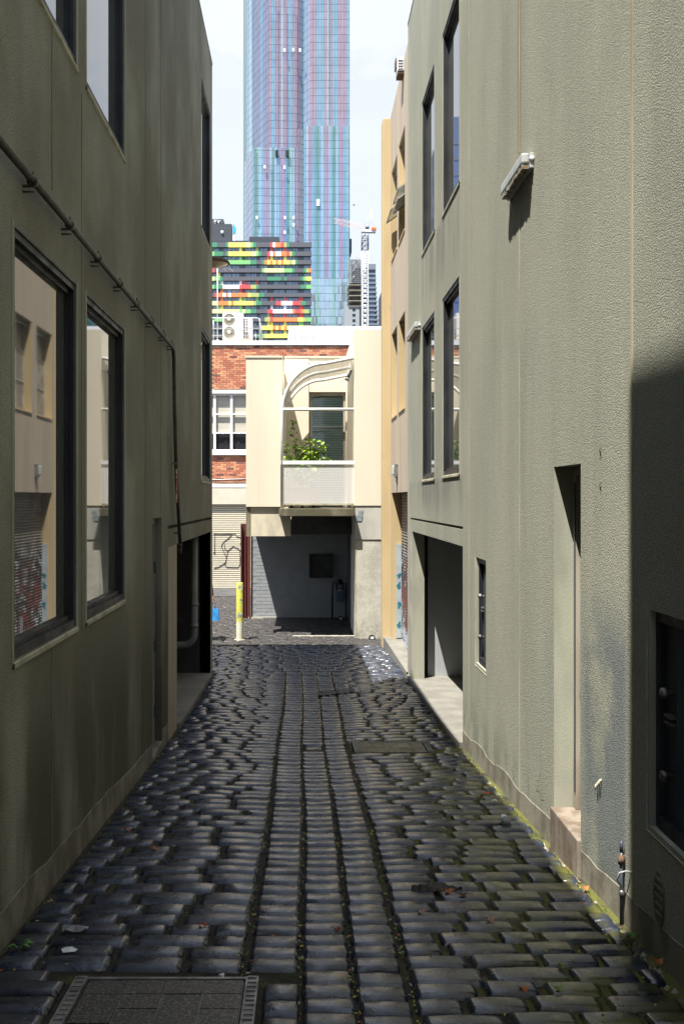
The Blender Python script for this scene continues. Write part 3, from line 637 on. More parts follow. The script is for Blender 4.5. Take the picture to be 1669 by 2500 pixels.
sash(15.85,16.7,5.14,None,'open awning sash, upper'); sash(15.85,16.7,4.98,None,'open awning sash, lower'); sash(17.1,18.0,5.18,None,'open awning sash beside the pier')
# roller shutter: corrugated sheet, one part
GRAF=mat('graffitied_shutter_paint',(.22,.19,.16),.6,col2=(.16,.14,.12),nscale=1,layers=[
   ((.02,.02,.022),2.2,(1,1,.9),.44,.52,.95,('Z',-.55,-1.0)),((.36,.38,.42),2.8,(1,1.3,2.4),.50,.56,.9,('Z',-.6,-1.2)),
   ((.13,.025,.022),1.1,(1,1,.7),.46,.52,.95,[('Z',-1.0,-1.25),('Y',16.3,16.9)]),((.015,.015,.018),5,(1,1,.8),.50,.56,.9,('Z',-.7,-1.1)),((.16,.025,.025),3,(1,1,1),.45,.52,.8,[('Z',-.75,-.1),('Y',17.1,17.4)]),((.35,.4,.48),4,(1,1,3),.4,.5,.8,('Z',-2.25,-2.35))])
mb=MB(); n=52; z0,z1=-2.62,.10
for k in range(n):
    a=z0+(z1-z0)*k/n; h=(z1-z0)/n
    P=[(RX+.195,a),(RX+.180,a+h*.25),(RX+.176,a+h*.5),(RX+.180,a+h*.75),(RX+.195,a+h)]
    for (xa,za),(xb,zb) in zip(P,P[1:]): mb.quad((xa,15.36,za),(xa,18.09,za),(xb,18.09,zb),(xb,15.36,zb))
mb.build('roller_shutter',GRAF,bb)
MB().box(RX+.21,RX+.25,15.3,18.15,-4,.2).build('shutter_backing',M_INT,bb)
pn=MB(); pn.box(1.725,1.815,18.055,18.098,-2.56,-.84); pnl=pn.build('side_panel',mat('pale_blue_panel',(.36,.42,.46),.5,col2=(.30,.36,.40),nscale=3),bb); pnl['label']='pale blue panel with teal graffiti'
TEAL=mat('teal_spray',(.02,.15,.20),.5)
for zc,sz in ((-1.42,.05),(-1.60,.07),(-1.96,.06),(-2.32,.055)):
    g=MB(); pts=[(1.775+.035*math.cos(a)*(1+.5*math.sin(3*a+zc*9)),18.052,zc+sz*math.sin(a)*(1+.3*math.cos(2*a+zc))) for a in [k*.52 for k in range(12)]]
    g.add(pts,[tuple(range(12))]); g.build('spray_mark',TEAL,pnl)
# paper notice on shutter
MB().box(1.806,1.812,16.62,16.80,-2.50,-2.02).build('notice',M_LILAC,bb)
mb=MB(); mb.add([(1.50,18.35,-2.57),(1.62,15.3,-2.70),(1.9,15.3,-2.70),(1.9,18.35,-2.57),(1.50,18.35,-3),(1.62,15.3,-3)],[(0,1,2,3),(0,1,5,4)])
tag(mb.build('concrete_apron',M_FLOOR),'sloping grey concrete apron in front of the graffitied shutter','apron')
t=thing('bulkhead_light','brown metal bulkhead light on beige wall above the shutter','wall light',(RX,17,.47))
b=MB(); b.box(RX-.05,RX-.001,16.9,17.06,.36,.60,bev=.015); b.build('housing',M_STEEL,t)
b=MB(); b.box(RX-.10,RX-.051,16.92,17.04,.40,.57,bev=.02); b.build('lens',M_LGREY,t)
b=MB(); b.tube([(RX-.02,16.98,.36),(RX-.02,16.98,.30),(RX-.003,17.0,.24)],.008,6); b.build('cable',M_BLACK,t)
t=thing('air_conditioner','dirty white box air conditioner hanging below the roofline of the beige building','air conditioner',(RX,15.9,7.1))
b=MB(); b.box(RX-.11,RX-.001,15.85,16.15,6.90,7.12,bev=.012); b.build('case',M_GUTTER,t)
b=MB(); b.box(RX-.105,RX-.005,15.86,16.14,6.86,6.898); b.build('tray',M_GRIME,t)
b=MB(); b.box(RX-.13,RX-.113,15.95,16.15,7.0,7.15); b.build('side_flap',M_GRIME,t)
for k in range(4): MB().box(RX-.10,RX-.02,15.844,15.849,6.92+k*.045,6.935+k*.045).build('grille_bar',M_CLAMP,t)

# ================================================================== CREAM BUILDING across the end
cb=thing('cream_building','cream panelled building with curved balcony above an open garage at the lane end','building',(.3,21,-2.8))
Y0=19.9
MB().box(-1.14,-.41,Y0,22.9,-.166,2.85).build('wall_panel',M_CREAM,cb)
MB().box(-1.155,-.40,Y0-.015,22.9,2.851,2.89).build('capping',M_CREAM,cb)
YB=22.7
MB().box(-.41,.148,YB,YB+.2,-.35,3.24).build('wall_panel',M_CREAM,cb)
MB().box(.160,1.06,YB+.012,YB+.2,2.46,3.25).build('wall_panel',M_CREAM,cb)
MB().box(-.41,1.06,YB-.012,YB+.2,3.252,3.285).build('capping',M_CREAM,cb)
MB().box(1.0,1.06,YB+.012,YB+.2,-.35,2.455).build('wall_panel',M_CREAM,cb)
MB().box(1.028,1.62,19.55,24.4,-.15,3.37,bev=.01).build('wall_block',M_CREAM,cb)
MB().box(-.41,1.2,YB+.205,26,-.3,3.2).build('rear_wall',M_CREAM,cb)
# balcony door
d=MB(); d.box(.16,.215,YB+.08,YB+.15,-.2,2.45); d.box(.945,.995,YB+.08,YB+.15,-.2,2.45); d.box(.215,.945,YB+.08,YB+.15,2.38,2.45); d.box(.162,.998,YB+.075,YB+.15,1.66,1.665)
dr=d.build('balcony_door',M_GREIGE,cb)
MB().box(.215,.945,YB+.155,YB+.16,-.2,2.38).build('blind_backing',mat('teal_blind_backing',(.03,.09,.10),.5),dr)
n=64; BL=mat('teal_blind_slat',(.30,.60,.62),.4,col2=(.42,.68,.72),nscale=1.2,nvec=(1,1,.5),spec=.7); me=None
for k in range(n):
    z=-.15+2.5*k/n
    if me is None:
        s=MB(); s.add([(0,0,-.012),(.70,0,-.012),(.70,.012,.012),(0,.012,.012)],[(0,1,2,3)]); o=s.build('blind_slat',BL); me=o.data
    else: o=bpy.data.objects.new('blind_slat',me); COL.objects.link(o)
    o.location=(.23,YB+.135,z); adopt(o,dr)
g=MB().box(.215,.945,YB+.10,YB+.104,-.2,2.38)
GLT=mat('clear_glass',(.9,.95,.95),.02); 
_t=GLT.node_tree; _p=_t.nodes[GLT['_p']]; _tr=_t.nodes.new('ShaderNodeBsdfTransparent'); _mx=_t.nodes.new('ShaderNodeMixShader'); _fr=_t.nodes.new('ShaderNodeFresnel'); _gl=_t.nodes.new('ShaderNodeBsdfGlossy'); _gl.inputs['Roughness'].default_value=.02
_ou=[q for q in _t.nodes if q.type=='OUTPUT_MATERIAL'][0]; _t.links.new(_fr.outputs[0],_mx.inputs[0]); _t.links.new(_tr.outputs[0],_mx.inputs[1]); _t.links.new(_gl.outputs[0],_mx.inputs[2]); _t.links.new(_mx.outputs[0],_ou.inputs[0])
g.build('glass',GLT,dr)
# lower concrete frame
MB().box(1.055,1.62,19.58,21.4,-3.2,-.82).build('pillar',mat('pale_pillar_concrete',(.47,.46,.40),.9,col2=(.37,.36,.31),nscale=2.5,bump=(40,.003,.5),fine=(35,.1),layers=[((.24,.22,.17),3.5,(1,1,.4),.6,.75,.6),((.20,.17,.12),14,V1,.5,.6,.6,('Z',-2.3,-2.75))]),cb)
MB().box(1.05,1.62,19.565,21.4,-.815,-.155).build('pillar_head',mat('pale_stained_concrete',(.46,.45,.40),.9,col2=(.36,.36,.34),nscale=2.2,nvec=(1,1,.5),bump=(40,.003,.5)),cb)
MB().box(1.0545,1.072,19.575,19.579,-3,-.825).build('arris',M_SILL,cb)
MB().box(-.235,1.04,20.9,20.95,-.765,-.35).build('soffit_board',M_INT,cb); MB().box(-1.05,-.24,Y0+.05,20.35,-.765,-.17).build('beam',mat('cream_stained_concrete',(.60,.55,.42),.9,col2=(.44,.41,.33),nscale=3,nvec=(1,1,.4),bump=(40,.003,.5)),cb)
MB().box(-1.14,-1.052,Y0+.04,20.35,-.77,-.17).build('beam_end',M_CONCD,cb)
sb=MB(); sb.box(-.46,1.027,19.35,22.69,-.352,-.20,bev=.012); sb.build('balcony_slab',mat('mossy_slab',(.085,.08,.05),.95,col2=(.16,.15,.11),nscale=3,nvec=(.9,1,.6),ramp=(.45,.65),bump=(50,.006,.8),fine=(60,.2)),cb)
MB().box(-1.14,1.04,20.96,23.6,-.765,-.5).build('garage_ceiling',M_INT,cb)
gw=MB(); gw.box(-1.22,1.7,23.36,23.5,-3.4,-.5); bwall=gw.build('garage_wall',mat('grey_block_mortar',(.24,.26,.28),.85),cb)
bm_=mat('grey_painted_brick',(.27,.29,.31),.8,col2=(.24,.26,.28),nscale=5,bump=(30,.003,.4))
b=MB(); z=-2.86; r=0
while z<-.78:
    x=-1.21+(.12 if r%2 else 0)
    while x<1.06:
        if not (.17<x+.12<.72 and -1.86<z+.04<-1.30): b.box(x,min(x+.228,1.07),23.357-random.uniform(0,.002),23.37,z,z+.075)
        x+=.24
    z+=.085; r+=1
o=b.build('brick',bm_,bwall); o['kind']='stuff'
w=MB(); w.box(.16,.19,23.28,23.4,-1.88,-1.32); w.box(.70,.73,23.28,23.4,-1.88,-1.32); w.box(.19,.70,23.28,23.4,-1.88,-1.85); w.box(.19,.70,23.28,23.4,-1.35,-1.32); wo=w.build('window',M_BLACK,bwall)
MB().box(.19,.70,23.33,23.34,-1.85,-1.35).build('glass',M_INT,wo)
MB().box(1.075,1.2,21.41,23.36,-3.3,-.5).build('garage_side_wall',M_INT,cb)
MB().box(-.9,1.07,20.9,23.35,gz(22)-.05,gz(22)+.012).build('garage_floor',M_STONED,cb)
MB().box(-1.28,1.07,23.30,23.35,gz(23)-.1,gz(23)+.03).build('garage_kerb',M_CONC,cb)
MB().box(-.2,1.07,19.92,20.02,gz(20)-.1,gz(20)+.012).build('threshold',M_CONC,cb)
rs=MB(); rs.box(-1.46,-1.235,23.36,23.39,-2.93,-.60); rs.box(-1.46,-1.435,23.28,23.36,-2.93,-.60); rs.box(-1.26,-1.235,23.28,23.36,-2.93,-.60); rs.box(-1.36,-1.34,23.32,23.36,-2.93,-.60)
tag(rs.build('steel_stanchion',M_REDST),'tall dark red steel post beside the garage opening','post')
# balcony tubes
bal=thing('balcony','white tubular balcony frame with curved mesh canopy over the garage','balcony',(.3,19.35,-.2))
def arc(Y,dx=0,dz=0):
    P=[(-.405,Y,-.2),(-.405,Y,1.6)]
    for k in range(1,13):
        a=math.pi/2*k/12; P.append((-.405+.86*(1-math.cos(a)),Y,1.72+.97*math.sin(a)))
    P+= [(1.02,Y,2.80)]
    return P
for i,Yk in enumerate((19.60,21.0,22.35)):
    P=arc(Yk); 
    b=MB(); b.tube(P,.033,12); b.build('arch_tube',M_WSTEEL,bal)
# mesh materials (perforated sheet, see-through holes)
def perforated(name,c,scale,hole,diag=False):
    m=mat(name,c,.5); t=m.node_tree; p=t.nodes[m['_p']]; ou=[q for q in t.nodes if q.type=='OUTPUT_MATERIAL'][0]
    N=t.nodes.new; L=t.links.new; g=N('ShaderNodeNewGeometry'); mp=N('ShaderNodeMapping'); mp.inputs['Scale'].default_value=(scale,0,scale*.58*1.0); mp.inputs['Rotation'].default_value=(0,math.radians(45),0)
    s=N('ShaderNodeVectorMath'); s.operation='FRACTION'; sp=N('ShaderNodeSeparateXYZ'); cb_=N('ShaderNodeCombineXYZ'); a1=N('ShaderNodeMath'); a1.operation='ADD'; a2=N('ShaderNodeMath'); a2.operation='ADD'; d=N('ShaderNodeVectorMath'); d.operation='DISTANCE'; d.inputs[1].default_value=(.5,0,.5)
    lt=N('ShaderNodeMath'); lt.operation='LESS_THAN'; lt.inputs[1].default_value=hole; tr=N('ShaderNodeBsdfTransparent'); mx=N('ShaderNodeMixShader')
    ad=N('ShaderNodeVectorMath'); ad.operation='MULTIPLY'; ad.inputs[1].default_value=(1,0,1)
    mp.inputs['Scale'].default_value=(scale,0,scale)
    L(g.outputs['Position'],sp.inputs[0])
    if diag: L(sp.outputs[0],a1.inputs[0]); L(sp.outputs[2],a1.inputs[1]); L(sp.outputs[1],a2.inputs[0])
    else: L(sp.outputs[0],a1.inputs[0]); L(sp.outputs[2],a2.inputs[0]); a1.inputs[1].default_value=0
    if not diag or True: a2.inputs[1].default_value=0
    L(a1.outputs[0],cb_.inputs[0]); L(a2.outputs[0],cb_.inputs[2]); L(cb_.outputs[0],mp.inputs[0]); L(mp.outputs[0],s.inputs[0]); L(s.outputs[0],ad.inputs[0]); L(ad.outputs[0],d.inputs[0]); L(d.outputs['Value'],lt.inputs[0])
    L(lt.outputs[0],mx.inputs[0]); L(p.outputs[0],mx.inputs[1]); L(tr.outputs[0],mx.inputs[2]); L(mx.outputs[0],ou.inputs[0]); return m
M_MESH=perforated('white_perforated_sheet',(.80,.80,.79),42,.37); M_MESHC=perforated('cream_perforated_canopy',(.70,.67,.60),30,.33,True)
A=arc(19.63); B_=arc(22.3); b=MB()
for k in range(1,len(A)-1):
    def off(P,o=.036):
        x,y,z=P; return (x-.02,y,z+.03)
    b.quad(off(A[k]),off(A[k+1]),off(B_[k+1]),off(B_[k]))
b.build('canopy_sheet',M_MESHC,bal)
b=MB(); b.tube([(-.40,19.60,1.775),(1.045,19.60,1.775)],.032,12); b.build('rail',M_WSTEEL,bal)
b=MB(); b.box(-.43,1.03,19.57,19.61,.68,.755); b.build('rail',M_WHITE,bal)
b=MB(); b.box(-.40,1.03,19.58,19.61,-.135,-.10); b.build('rail',M_SILL,bal)
b=MB(); b.box(-.40,1.03,19.592,19.596,-.099,.679); b.build('mesh_panel',M_MESH,bal)
b=MB(); b.tube([(-.405,22.35,-.2),(-.405,22.35,1.6)],.03,10); b.tube([(.99,19.60,-.2),(.99,19.60,-.1)],.02,6)
b.box(.955,.985,19.5,19.53,2.55,2.75); b.build('bracket',M_SILL,bal)
t=thing('spot_light','small glass and metal spot light under the right end of the balcony canopy','light',(.95,20,2.5))
b=MB(); b.tube([(.99,20.0,2.60),(.95,19.98,2.52),(.92,19.96,2.45)],[.028,.034,.036],12); b.build('housing',M_CLAMP,t)
b=MB(); b.tube([(.92,19.96,2.45),(.90,19.95,2.40)],[.04,.05],12); b.build('lens',M_LGREY,t)
# plant on the balcony
pl=thing('balcony_plant','leafy green shrub in a trough on the balcony behind the mesh panel','plant',(-.05,19.95,-.2))
b=MB(); b.box(-.30,.30,19.75,20.15,-.14,.22,bev=.02); b.build('planter',mat('terracotta_trough',(.36,.26,.21),.8),pl)
b=MB(); 
for xx in (-.22,.0,.22): b.lathe((xx,19.79,-.16),[(0,-.02),(.03,-.02),(.03,.02),(0,.02)],10,0,'y')
b.build('castor',M_BLACK,pl)
LG=[mat('balcony_leaf_%s'%n_,c,.45,spec=.5) for n_,c in (('mid',(.17,.30,.02)),('light',(.25,.37,.03)),('dark',(.07,.15,.015)),('yellow',(.6,.48,.05)))]
st_=MB(); lv=MB()
def branch(p,q,n,sp):
    p=Vector(p);q=Vector(q); m=(p+q)/2+Vector((random.uniform(-.05,.05),random.uniform(-.05,.05),.05)); st_.tube([p,m,q],[.008,.006,.003],5)
    for _ in range(n):
        u=random.uniform(.25,1.05); c=p.lerp(q,u)+Vector((random.gauss(0,sp),random.gauss(0,sp),random.gauss(0,sp*.8))); s=random.uniform(.03,.055)
        R=Matrix.Rotation(random.uniform(0,6.3),3,'Z')@Matrix.Rotation(random.uniform(-1.2,1.2),3,'X')@Matrix.Rotation(random.uniform(-1,1),3,'Y')
        P=[R@Vector(v)*s+c for v in ((-1,0,0),(-.3,.5,.08),(.4,.42,.04),(1,0,-.1),(.4,-.42,.04),(-.3,-.5,.08))]; lv.add(P,[(0,1,2,3),(0,3,4,5)],random.choices([0,1,2,3],[5,4,3,.12])[0])
base=(-.05,19.95,.25)
for q,n_,sp in (((.48,19.9,.80),50,.06),((.40,19.95,1.05),50,.05),((-.20,19.95,1.50),40,.045),((-.13,20.0,1.15),40,.07),((-.36,19.9,1.10),34,.045),((-.30,19.95,.85),60,.07),((.05,19.95,1.05),80,.08),((.22,19.9,1.15),80,.08),((.30,19.95,1.12),40,.05),((.16,19.95,.85),120,.10),((.33,19.95,.80),60,.07),((-.05,19.95,.78),70,.1),((.42,19.95,.75),24,.05),((.37,19.9,.98),24,.03)):
    branch(base,q,int(n_*1.6),sp)
st_.build('stem',M_GRIME,pl); lv.build('foliage',LG,pl,recalc=False)
# tape notes, meter, bait boxes
b=MB(); b.box(1.10,1.18,19.556,19.563,-.35,-.24); b.box(1.07,1.20,19.554,19.561,-.45,-.34)
for k in range(len(b.v)):
    x,y,z=b.v[k]; b.v[k]=(x+(z+.35)*.25,y,z)
tag(b.build('tape_patch',mat('grey_blue_tape',(.16,.21,.24),.6,col2=(.25,.29,.31),nscale=20)),'torn grey blue tape stuck near the top of the concrete pillar','tape')
gm=thing('gas_meter','dark gas meter with blue grey housing in the back corner of the garage','gas meter',(.87,23.2,-2.8))
b=MB(); b.box(.78,.98,23.02,23.2,-2.42,-2.12,bev=.03); b.build('housing',mat('blue_grey_enamel',(.05,.09,.13),.5),gm)
b=MB(); b.box(.84,.90,23.008,23.018,-2.16,-2.14); b.build('label_plate',M_WHITE,gm)
b=MB(); b.tube([(.80,23.12,-2.12),(.80,23.12,-2.0),(.74,23.12,-1.95),(.70,23.12,-2.1),(.70,23.12,-2.85)],.022,8); b.tube([(.95,23.12,-2.12),(.95,23.12,-1.98),(1.02,23.12,-1.98),(1.02,23.12,-2.85)],.016,8); b.lathe((.87,23.1,-2.02),[(0,0),(.08,0),(.09,.06),(.05,.12),(0,.13)],12); b.build('pipework',M_BLACK,gm)
for (x,Y,l) in ((PX(908,19.45),19.44,'black dome rodent bait box with white label at the foot of the pillar'),(PX(831,23.0),22.95,'black dome rodent bait box with white label inside the garage')):
    t=thing('bait_box',l,'bait box',(x,Y,gz(Y))); g0=gz(Y)
    b=MB(); n=9; pr=[(x+.065*math.cos(math.pi*k/8),g0+.005+.085*math.sin(math.pi*k/8)**.6) for k in range(9)]
    b.add([(a,Y,c) for a,c in pr]+[(a,Y+.1,c) for a,c in pr],[tuple(range(9)),tuple(reversed(range(9,18)))]+[(k,k+1,k+10,k+9) for k in range(8)]+[(0,8,17,9)]); b.build('shell',M_BLACK,t)
    b=MB(); b.box(x-.032,x+.032,Y-.004,Y-.001,g0+.018,g0+.062); b.build('label_plate',M_WHITE,t)

# ================================================================== BOLLARD, PERSON
bx,by=PX(585,19.4),19.4; bz=gz(by)
bo=thing('bollard','yellow steel bollard with flaking blue and white paint at the lane end','bollard',(bx,by,bz))
b=MB(); b.lathe((bx,by,bz),[(.068,-.1),(.068,1.12),(.06,1.135),(.0,1.14)],24)
b.build('post',mat('flaking_yellow_paint',(.40,.385,.06),.6,col2=(.46,.46,.42),nscale=5,ramp=(.56,.6),layers=[((.06,.12,.24),9,(1,1,.6),.56,.60,.9),((.50,.50,.46),4,(1,1,1),.35,.5,.95,('Z',bz+.42,bz+.30)),((.55,.55,.08),30,V1,.5,.6,.5)],bump=(50,.003,.6)),bo)
b=MB(); b.lathe((bx,by,bz),[(.11,-.02),(.11,.012),(.07,.022)],16); b.build('footing',M_CONC,bo)
b=MB(); b.tube([(bx+.068,by,bz+1.07),(bx+.10,by,bz+1.06),(bx+.10,by,bz+1.03)],.006,6); b.build('eye',M_REDST,bo)
def person(x0,y0,z0):
    t=thing('person','person in a navy coat carrying a bright blue bag, mostly hidden behind the left corner','person',(x0,y0,z0))
    V=[];E=[];R=[]
    def v(x,y,z,rx,ry=None,p=None):
        V.append((x0+x,y0+y,z0+z)); R.append((rx,ry or rx)); 
        if p is not None: E.append((p,len(V)-1))
        return len(V)-1
    pel=v(0,0,.93,.15,.11); wa=v(0,0,1.08,.135,.10,pel); ch=v(0,0,1.28,.165,.11,wa); nk=v(0,0,1.45,.06,.06,ch); hd=v(0,-.01,1.54,.075,.085,nk); ht=v(0,-.01,1.66,.075,.09,hd)
    for s in (-1,1):
        sh=v(s*.17,0,1.38,.06,.06,ch); el=v(s*.235,.02,1.10,.047,.047,sh); wr=v(s*.275,-.03,.86,.034,.034,el); pa=v(s*.285,-.04,.79,.036,.022,wr)
        hp=v(s*.09,0,.86,.09,.09,pel); kn=v(s*.10,-.03+.05*s,.48,.06,.06,hp); an=v(s*.10,.02+.12*s,.09,.042,.042,kn); to=v(s*.11,-.14+.12*s,.035,.04,.03,an)
    me=bpy.data.meshes.new('body'); me.from_pydata(V,E,[]); o=bpy.data.objects.new('body',me); COL.objects.link(o)
    sk=o.modifiers.new('skin','SKIN'); o.modifiers.new('sub','SUBSURF').levels=2
    for i,sv in enumerate(me.skin_vertices[0].data): sv.radius=R[i]; sv.use_root=(i==0)
    dg=bpy.context.evaluated_depsgraph_get(); m2=bpy.data.meshes.new_from_object(o.evaluated_get(dg)); bpy.data.objects.remove(o)
    coat=mat('navy_cloth',(.012,.016,.035),.85); tr=mat('dark_trousers',(.02,.02,.025),.9); skin=mat('skin',(.48,.27,.18),.55); m2.materials.clear()
    for m in (coat,tr,skin): m2.materials.append(m)
    for p in m2.polygons:
        z=p.center.z-z0; ax=abs(p.center.x-x0); p.use_smooth=True
        p.material_index=2 if z>1.47 or (ax>.24 and z<.88) else (1 if z<.9 else 0)
    o=bpy.data.objects.new('body',m2); COL.objects.link(o); adopt(o,t)
    hb=MB(); hb.lathe((x0,y0+.01,z0+1.60),[(.09,-.04),(.105,.03),(.09,.09),(.04,.125),(0,.13)],16); hb.build('hair',M_GRIME,t)
    f=MB()
    for s in (-1,1):
        for k in range(4):
            fx=x0+s*.287; fy=y0-.065+k*.017; l=(.05,.06,.057,.045)[k]
            f.tube([(fx,fy,z0+.79),(fx+s*.004,fy,z0+.79-l*.6),(fx-s*.012,fy,z0+.79-l),(fx-s*.026,fy,z0+.79-l*.8)],[.009,.0085,.008,.006],7)
        f.tube([(x0+s*.275,y0-.07,z0+.81),(x0+s*.26,y0-.085,z0+.775),(x0+s*.258,y0-.08,z0+.75)],[.011,.010,.007],7)
    f.build('fingers',skin,t)
person(-2.04,19.3,gz(19.3))
bg_=thing('shopping_bag','bright blue bag hanging from the hand of the person at the left corner','bag',(-1.755,19.27,gz(19.3)+.45))
hx,hy,hz=-1.755,19.255,gz(19.3)+.735
b=MB(); b.add([(hx-.13,hy-.07,hz-.33),(hx+.13,hy-.07,hz-.33),(hx+.13,hy+.07,hz-.33),(hx-.13,hy+.07,hz-.33),(hx-.115,hy-.03,hz-.10),(hx+.115,hy-.03,hz-.10),(hx+.115,hy+.03,hz-.10),(hx-.115,hy+.03,hz-.10)],[(0,3,2,1),(4,5,6,7),(0,1,5,4),(1,2,6,5),(2,3,7,6),(3,0,4,7)])
BLU=mat('bright_blue_fabric',(.01,.22,.55),.6,col2=(.01,.14,.38),nscale=8); b.build('body',BLU,bg_)
b=MB()
for s in (-.025,.025): b.tube([(hx-.06,hy+s,hz-.10),(hx-.035,hy+s,hz-.03),(hx,hy+s*.5,hz),(hx+.035,hy+s,hz-.03),(hx+.06,hy+s,hz-.10)],.006,6)
b.build('handle',BLU,bg_)
# street lamp on the far end of the left building
sl_=thing('street_lamp','flat dark saucer street lamp sticking out past the corner of the left building','lamp',(-1.5,16.2,3.9))
b=MB(); b.lathe((-1.46,16.2,3.86),[(.26,0),(.27,.015),(.24,.06),(.14,.10),(.04,.12),(0,.12)],24); b.build('shade',M_GRIME,sl_)
b=MB(); b.lathe((-1.46,16.2,3.80),[(0,0),(.12,.015),(.2,.05),(.24,.062)],20); b.build('bowl',mat('amber_bowl',(.35,.24,.14),.3),sl_)
b=MB(); b.tube([(-1.7,15.5,4.1),(-1.7,15.9,4.1),(-1.5,16.2,3.97)],.018,8); b.build('arm',M_STEEL,sl_)
# ================================================================== BRICK BUILDING (far side of the street)
YB2=34.0; K=YB2/F
kb=thing('brick_building','orange red brick building with white sash window and roller door behind the cream one','building',(-2,34,-3.1))
hw=(-4.6,PX(603,YB2),PZ(1102,YB2),PZ(962,YB2)); hr=(-6,-1.5,-4,PZ(1231,YB2))
mb=MB(); wall(mb,'y',YB2,-14,2.2,-4,PZ(843,YB2),[hw+(.15,),hr+(.12,)],.15); mb.build('wall',M_MORT,kb)
MB().box(-14,2.2,YB2+.2,YB2+9,-4,PZ(843,YB2)-.01).build('core',M_MORT,kb)
BRM=[mat('brick_orange',(.50,.20,.11),.85,col2=(.54,.26,.15),nscale=5,rnd=.18,fine=(40,.1)),mat('brick_red',(.42,.14,.085),.85,col2=(.46,.18,.11),nscale=5,rnd=.2,fine=(40,.1)),mat('brick_purple',(.17,.085,.08),.85,rnd=.2),mat('brick_salmon',(.60,.30,.16),.85,rnd=.12)]
def brme(m):
    me=bpy.data.meshes.new('brick'); h=(.108,.014,.0315)
    v=[(sx*h[0],-h[1] if sy<0 else h[1],sz*h[2]) for sz in (-1,1) for sx,sy in ((-1,-1),(1,-1),(1,1),(-1,1))]
    me.from_pydata(v,[],[(0,3,2,1),(4,5,6,7),(0,1,5,4),(1,2,6,5),(2,3,7,6),(3,0,4,7)]); me.materials.append(m); return me
BME=[brme(m) for m in BRM]; nb=0; spare=MB()
# brick: visible fields
fields=[(-3.12,-1.93,PZ(951,YB2),PZ(843,YB2)-.02,0),(-1.93,1.75,PZ(874,YB2),PZ(843,YB2)-.02,0),(-3.12,-1.93,PZ(1181,YB2),PZ(1112,YB2),0)]
for (xa,xb,za,zb,_) in fields:
    r=0; z=zb-.036
    while z>za+.02:
        rr=int(round((zb-z)/.071)); x=-3.3+(.115 if rr%2 else 0)
        while x<xb+.05:
            if x>xa-.05 and x<xb+.1:
                k=random.choices(range(4),[5,6,.7,2])[0]
                if nb<296:
                    o=bpy.data.objects.new('brick',BME[k]); COL.objects.link(o); o.location=(x,YB2-.006-random.uniform(0,.004),z); adopt(o,kb); nb+=1
                else: spare.box(x-.108,x+.108,YB2-.02,YB2-.005,z-.0315,z+.0315,k)
            x+=.229
        z-=.071; r+=1
# the rest of the facade, out of sight from the lane
z=PZ(843,YB2)-.056
r=0
while z>-.0:
    x=-9+(.115 if r%2 else 0)
    while x<-3.4:
        if not(hw[0]-.1<x and hw[2]-.2<z<hw[3]+.3): spare.box(x-.108,x+.108,YB2-.02,YB2-.005,z-.0315,z+.0315,random.choices(range(4),[5,6,.7,2])[0])
        x+=.229
    z-=.071; r+=1
o=spare.build('brickwork',BRM,kb); o['kind']='stuff'
# window
w=MB(); y=YB2
w.box(hw[0],hw[1]+.02,y-.06,y-.021,PZ(961,y),PZ(953,y)); w.box(hw[0],hw[1]+.02,y-.10,y-.021,PZ(1111,y),PZ(1101,y)); w.box(hw[0],hw[1],y+.02,y+.07,hw[3]-.05,hw[3])
for pxm,ww in ((524,.085),(565,.085),(484,.085)): w.box(PX(pxm,y)-ww/2,PX(pxm,y)+ww/2,y+.0,y+.07,hw[2],hw[3]-.05)
for py_,hh in ((1011,.045),(1057,.045),(1099,.05)): w.box(hw[0],hw[1],y+.005,y+.06,PZ(py_,y)-hh/2,PZ(py_,y)+hh/2)
wo=w.build('window',M_WHITE,kb)
bl=mat('cream_roller_blind',(.46,.44,.37),.8,col2=(.40,.38,.32),nscale=3,nvec=(.3,1,6)); 
MB().box(hw[0],hw[1],y+.10,y+.11,PZ(1057,y),hw[3]).build('blind',bl,wo)
MB().box(hw[0],hw[1],y+.115,y+.12,hw[2],PZ(1055,y)).build('pane',mat('dark_pane',(.02,.022,.027),.08,spec=.8),wo)
def text(s,size,loc,m,parent,rot=(math.pi/2,0,0),ext=.002,name='lettering'):
    c=bpy.data.curves.new('t','FONT'); c.body=s; c.size=size; c.extrude=ext; o=bpy.data.objects.new('t',c); COL.objects.link(o)
    me=bpy.data.meshes.new_from_object(o.evaluated_get(bpy.context.evaluated_depsgraph_get())); bpy.data.objects.remove(o)
    me.transform(Matrix.Rotation(rot[0],4,'X')); me.materials.clear(); me.materials.append(m); o=bpy.data.objects.new(name,me); COL.objects.link(o); o.location=loc
    if parent: adopt(o,parent)
    return o
text('dr   m la',.16,(PX(546,y),y+.112,PZ(1082,y)),mat('faint_lettering',(.06,.05,.055),.7),wo)
for pxm in (545,585):
    b=MB(); b.lathe((PX(pxm,y),y-.005,PZ(1058,y)),[(0,0),(.03,0),(.03,.02),(0,.02)],12,0,'y'); b.build('sash_lift',M_WHITE,wo)
MB().box(-14,PX(603,y),y-.05,y-.021,PZ(1190,y),PZ(1182,y)).build('string_course',M_WHITE,kb)
b=MB(); b.tube([(-9,y-.03,PZ(1170,y)),(-2.9,y-.03,PZ(1171,y)),(PX(602,y),y-.03,PZ(1169,y))],.012,6); b.build('conduit',M_WHITE,kb)
MB().box(-14,PX(605,y),y-.04,y-.022,hr[3],PZ(1190.5,y)).build('fascia',mat('cream_fascia',(.58,.56,.46),.7,col2=(.52,.50,.41),nscale=1),kb)
sd=MB(); n=40; z0=PZ(1437,y); z1=hr[3]; 
rd=None
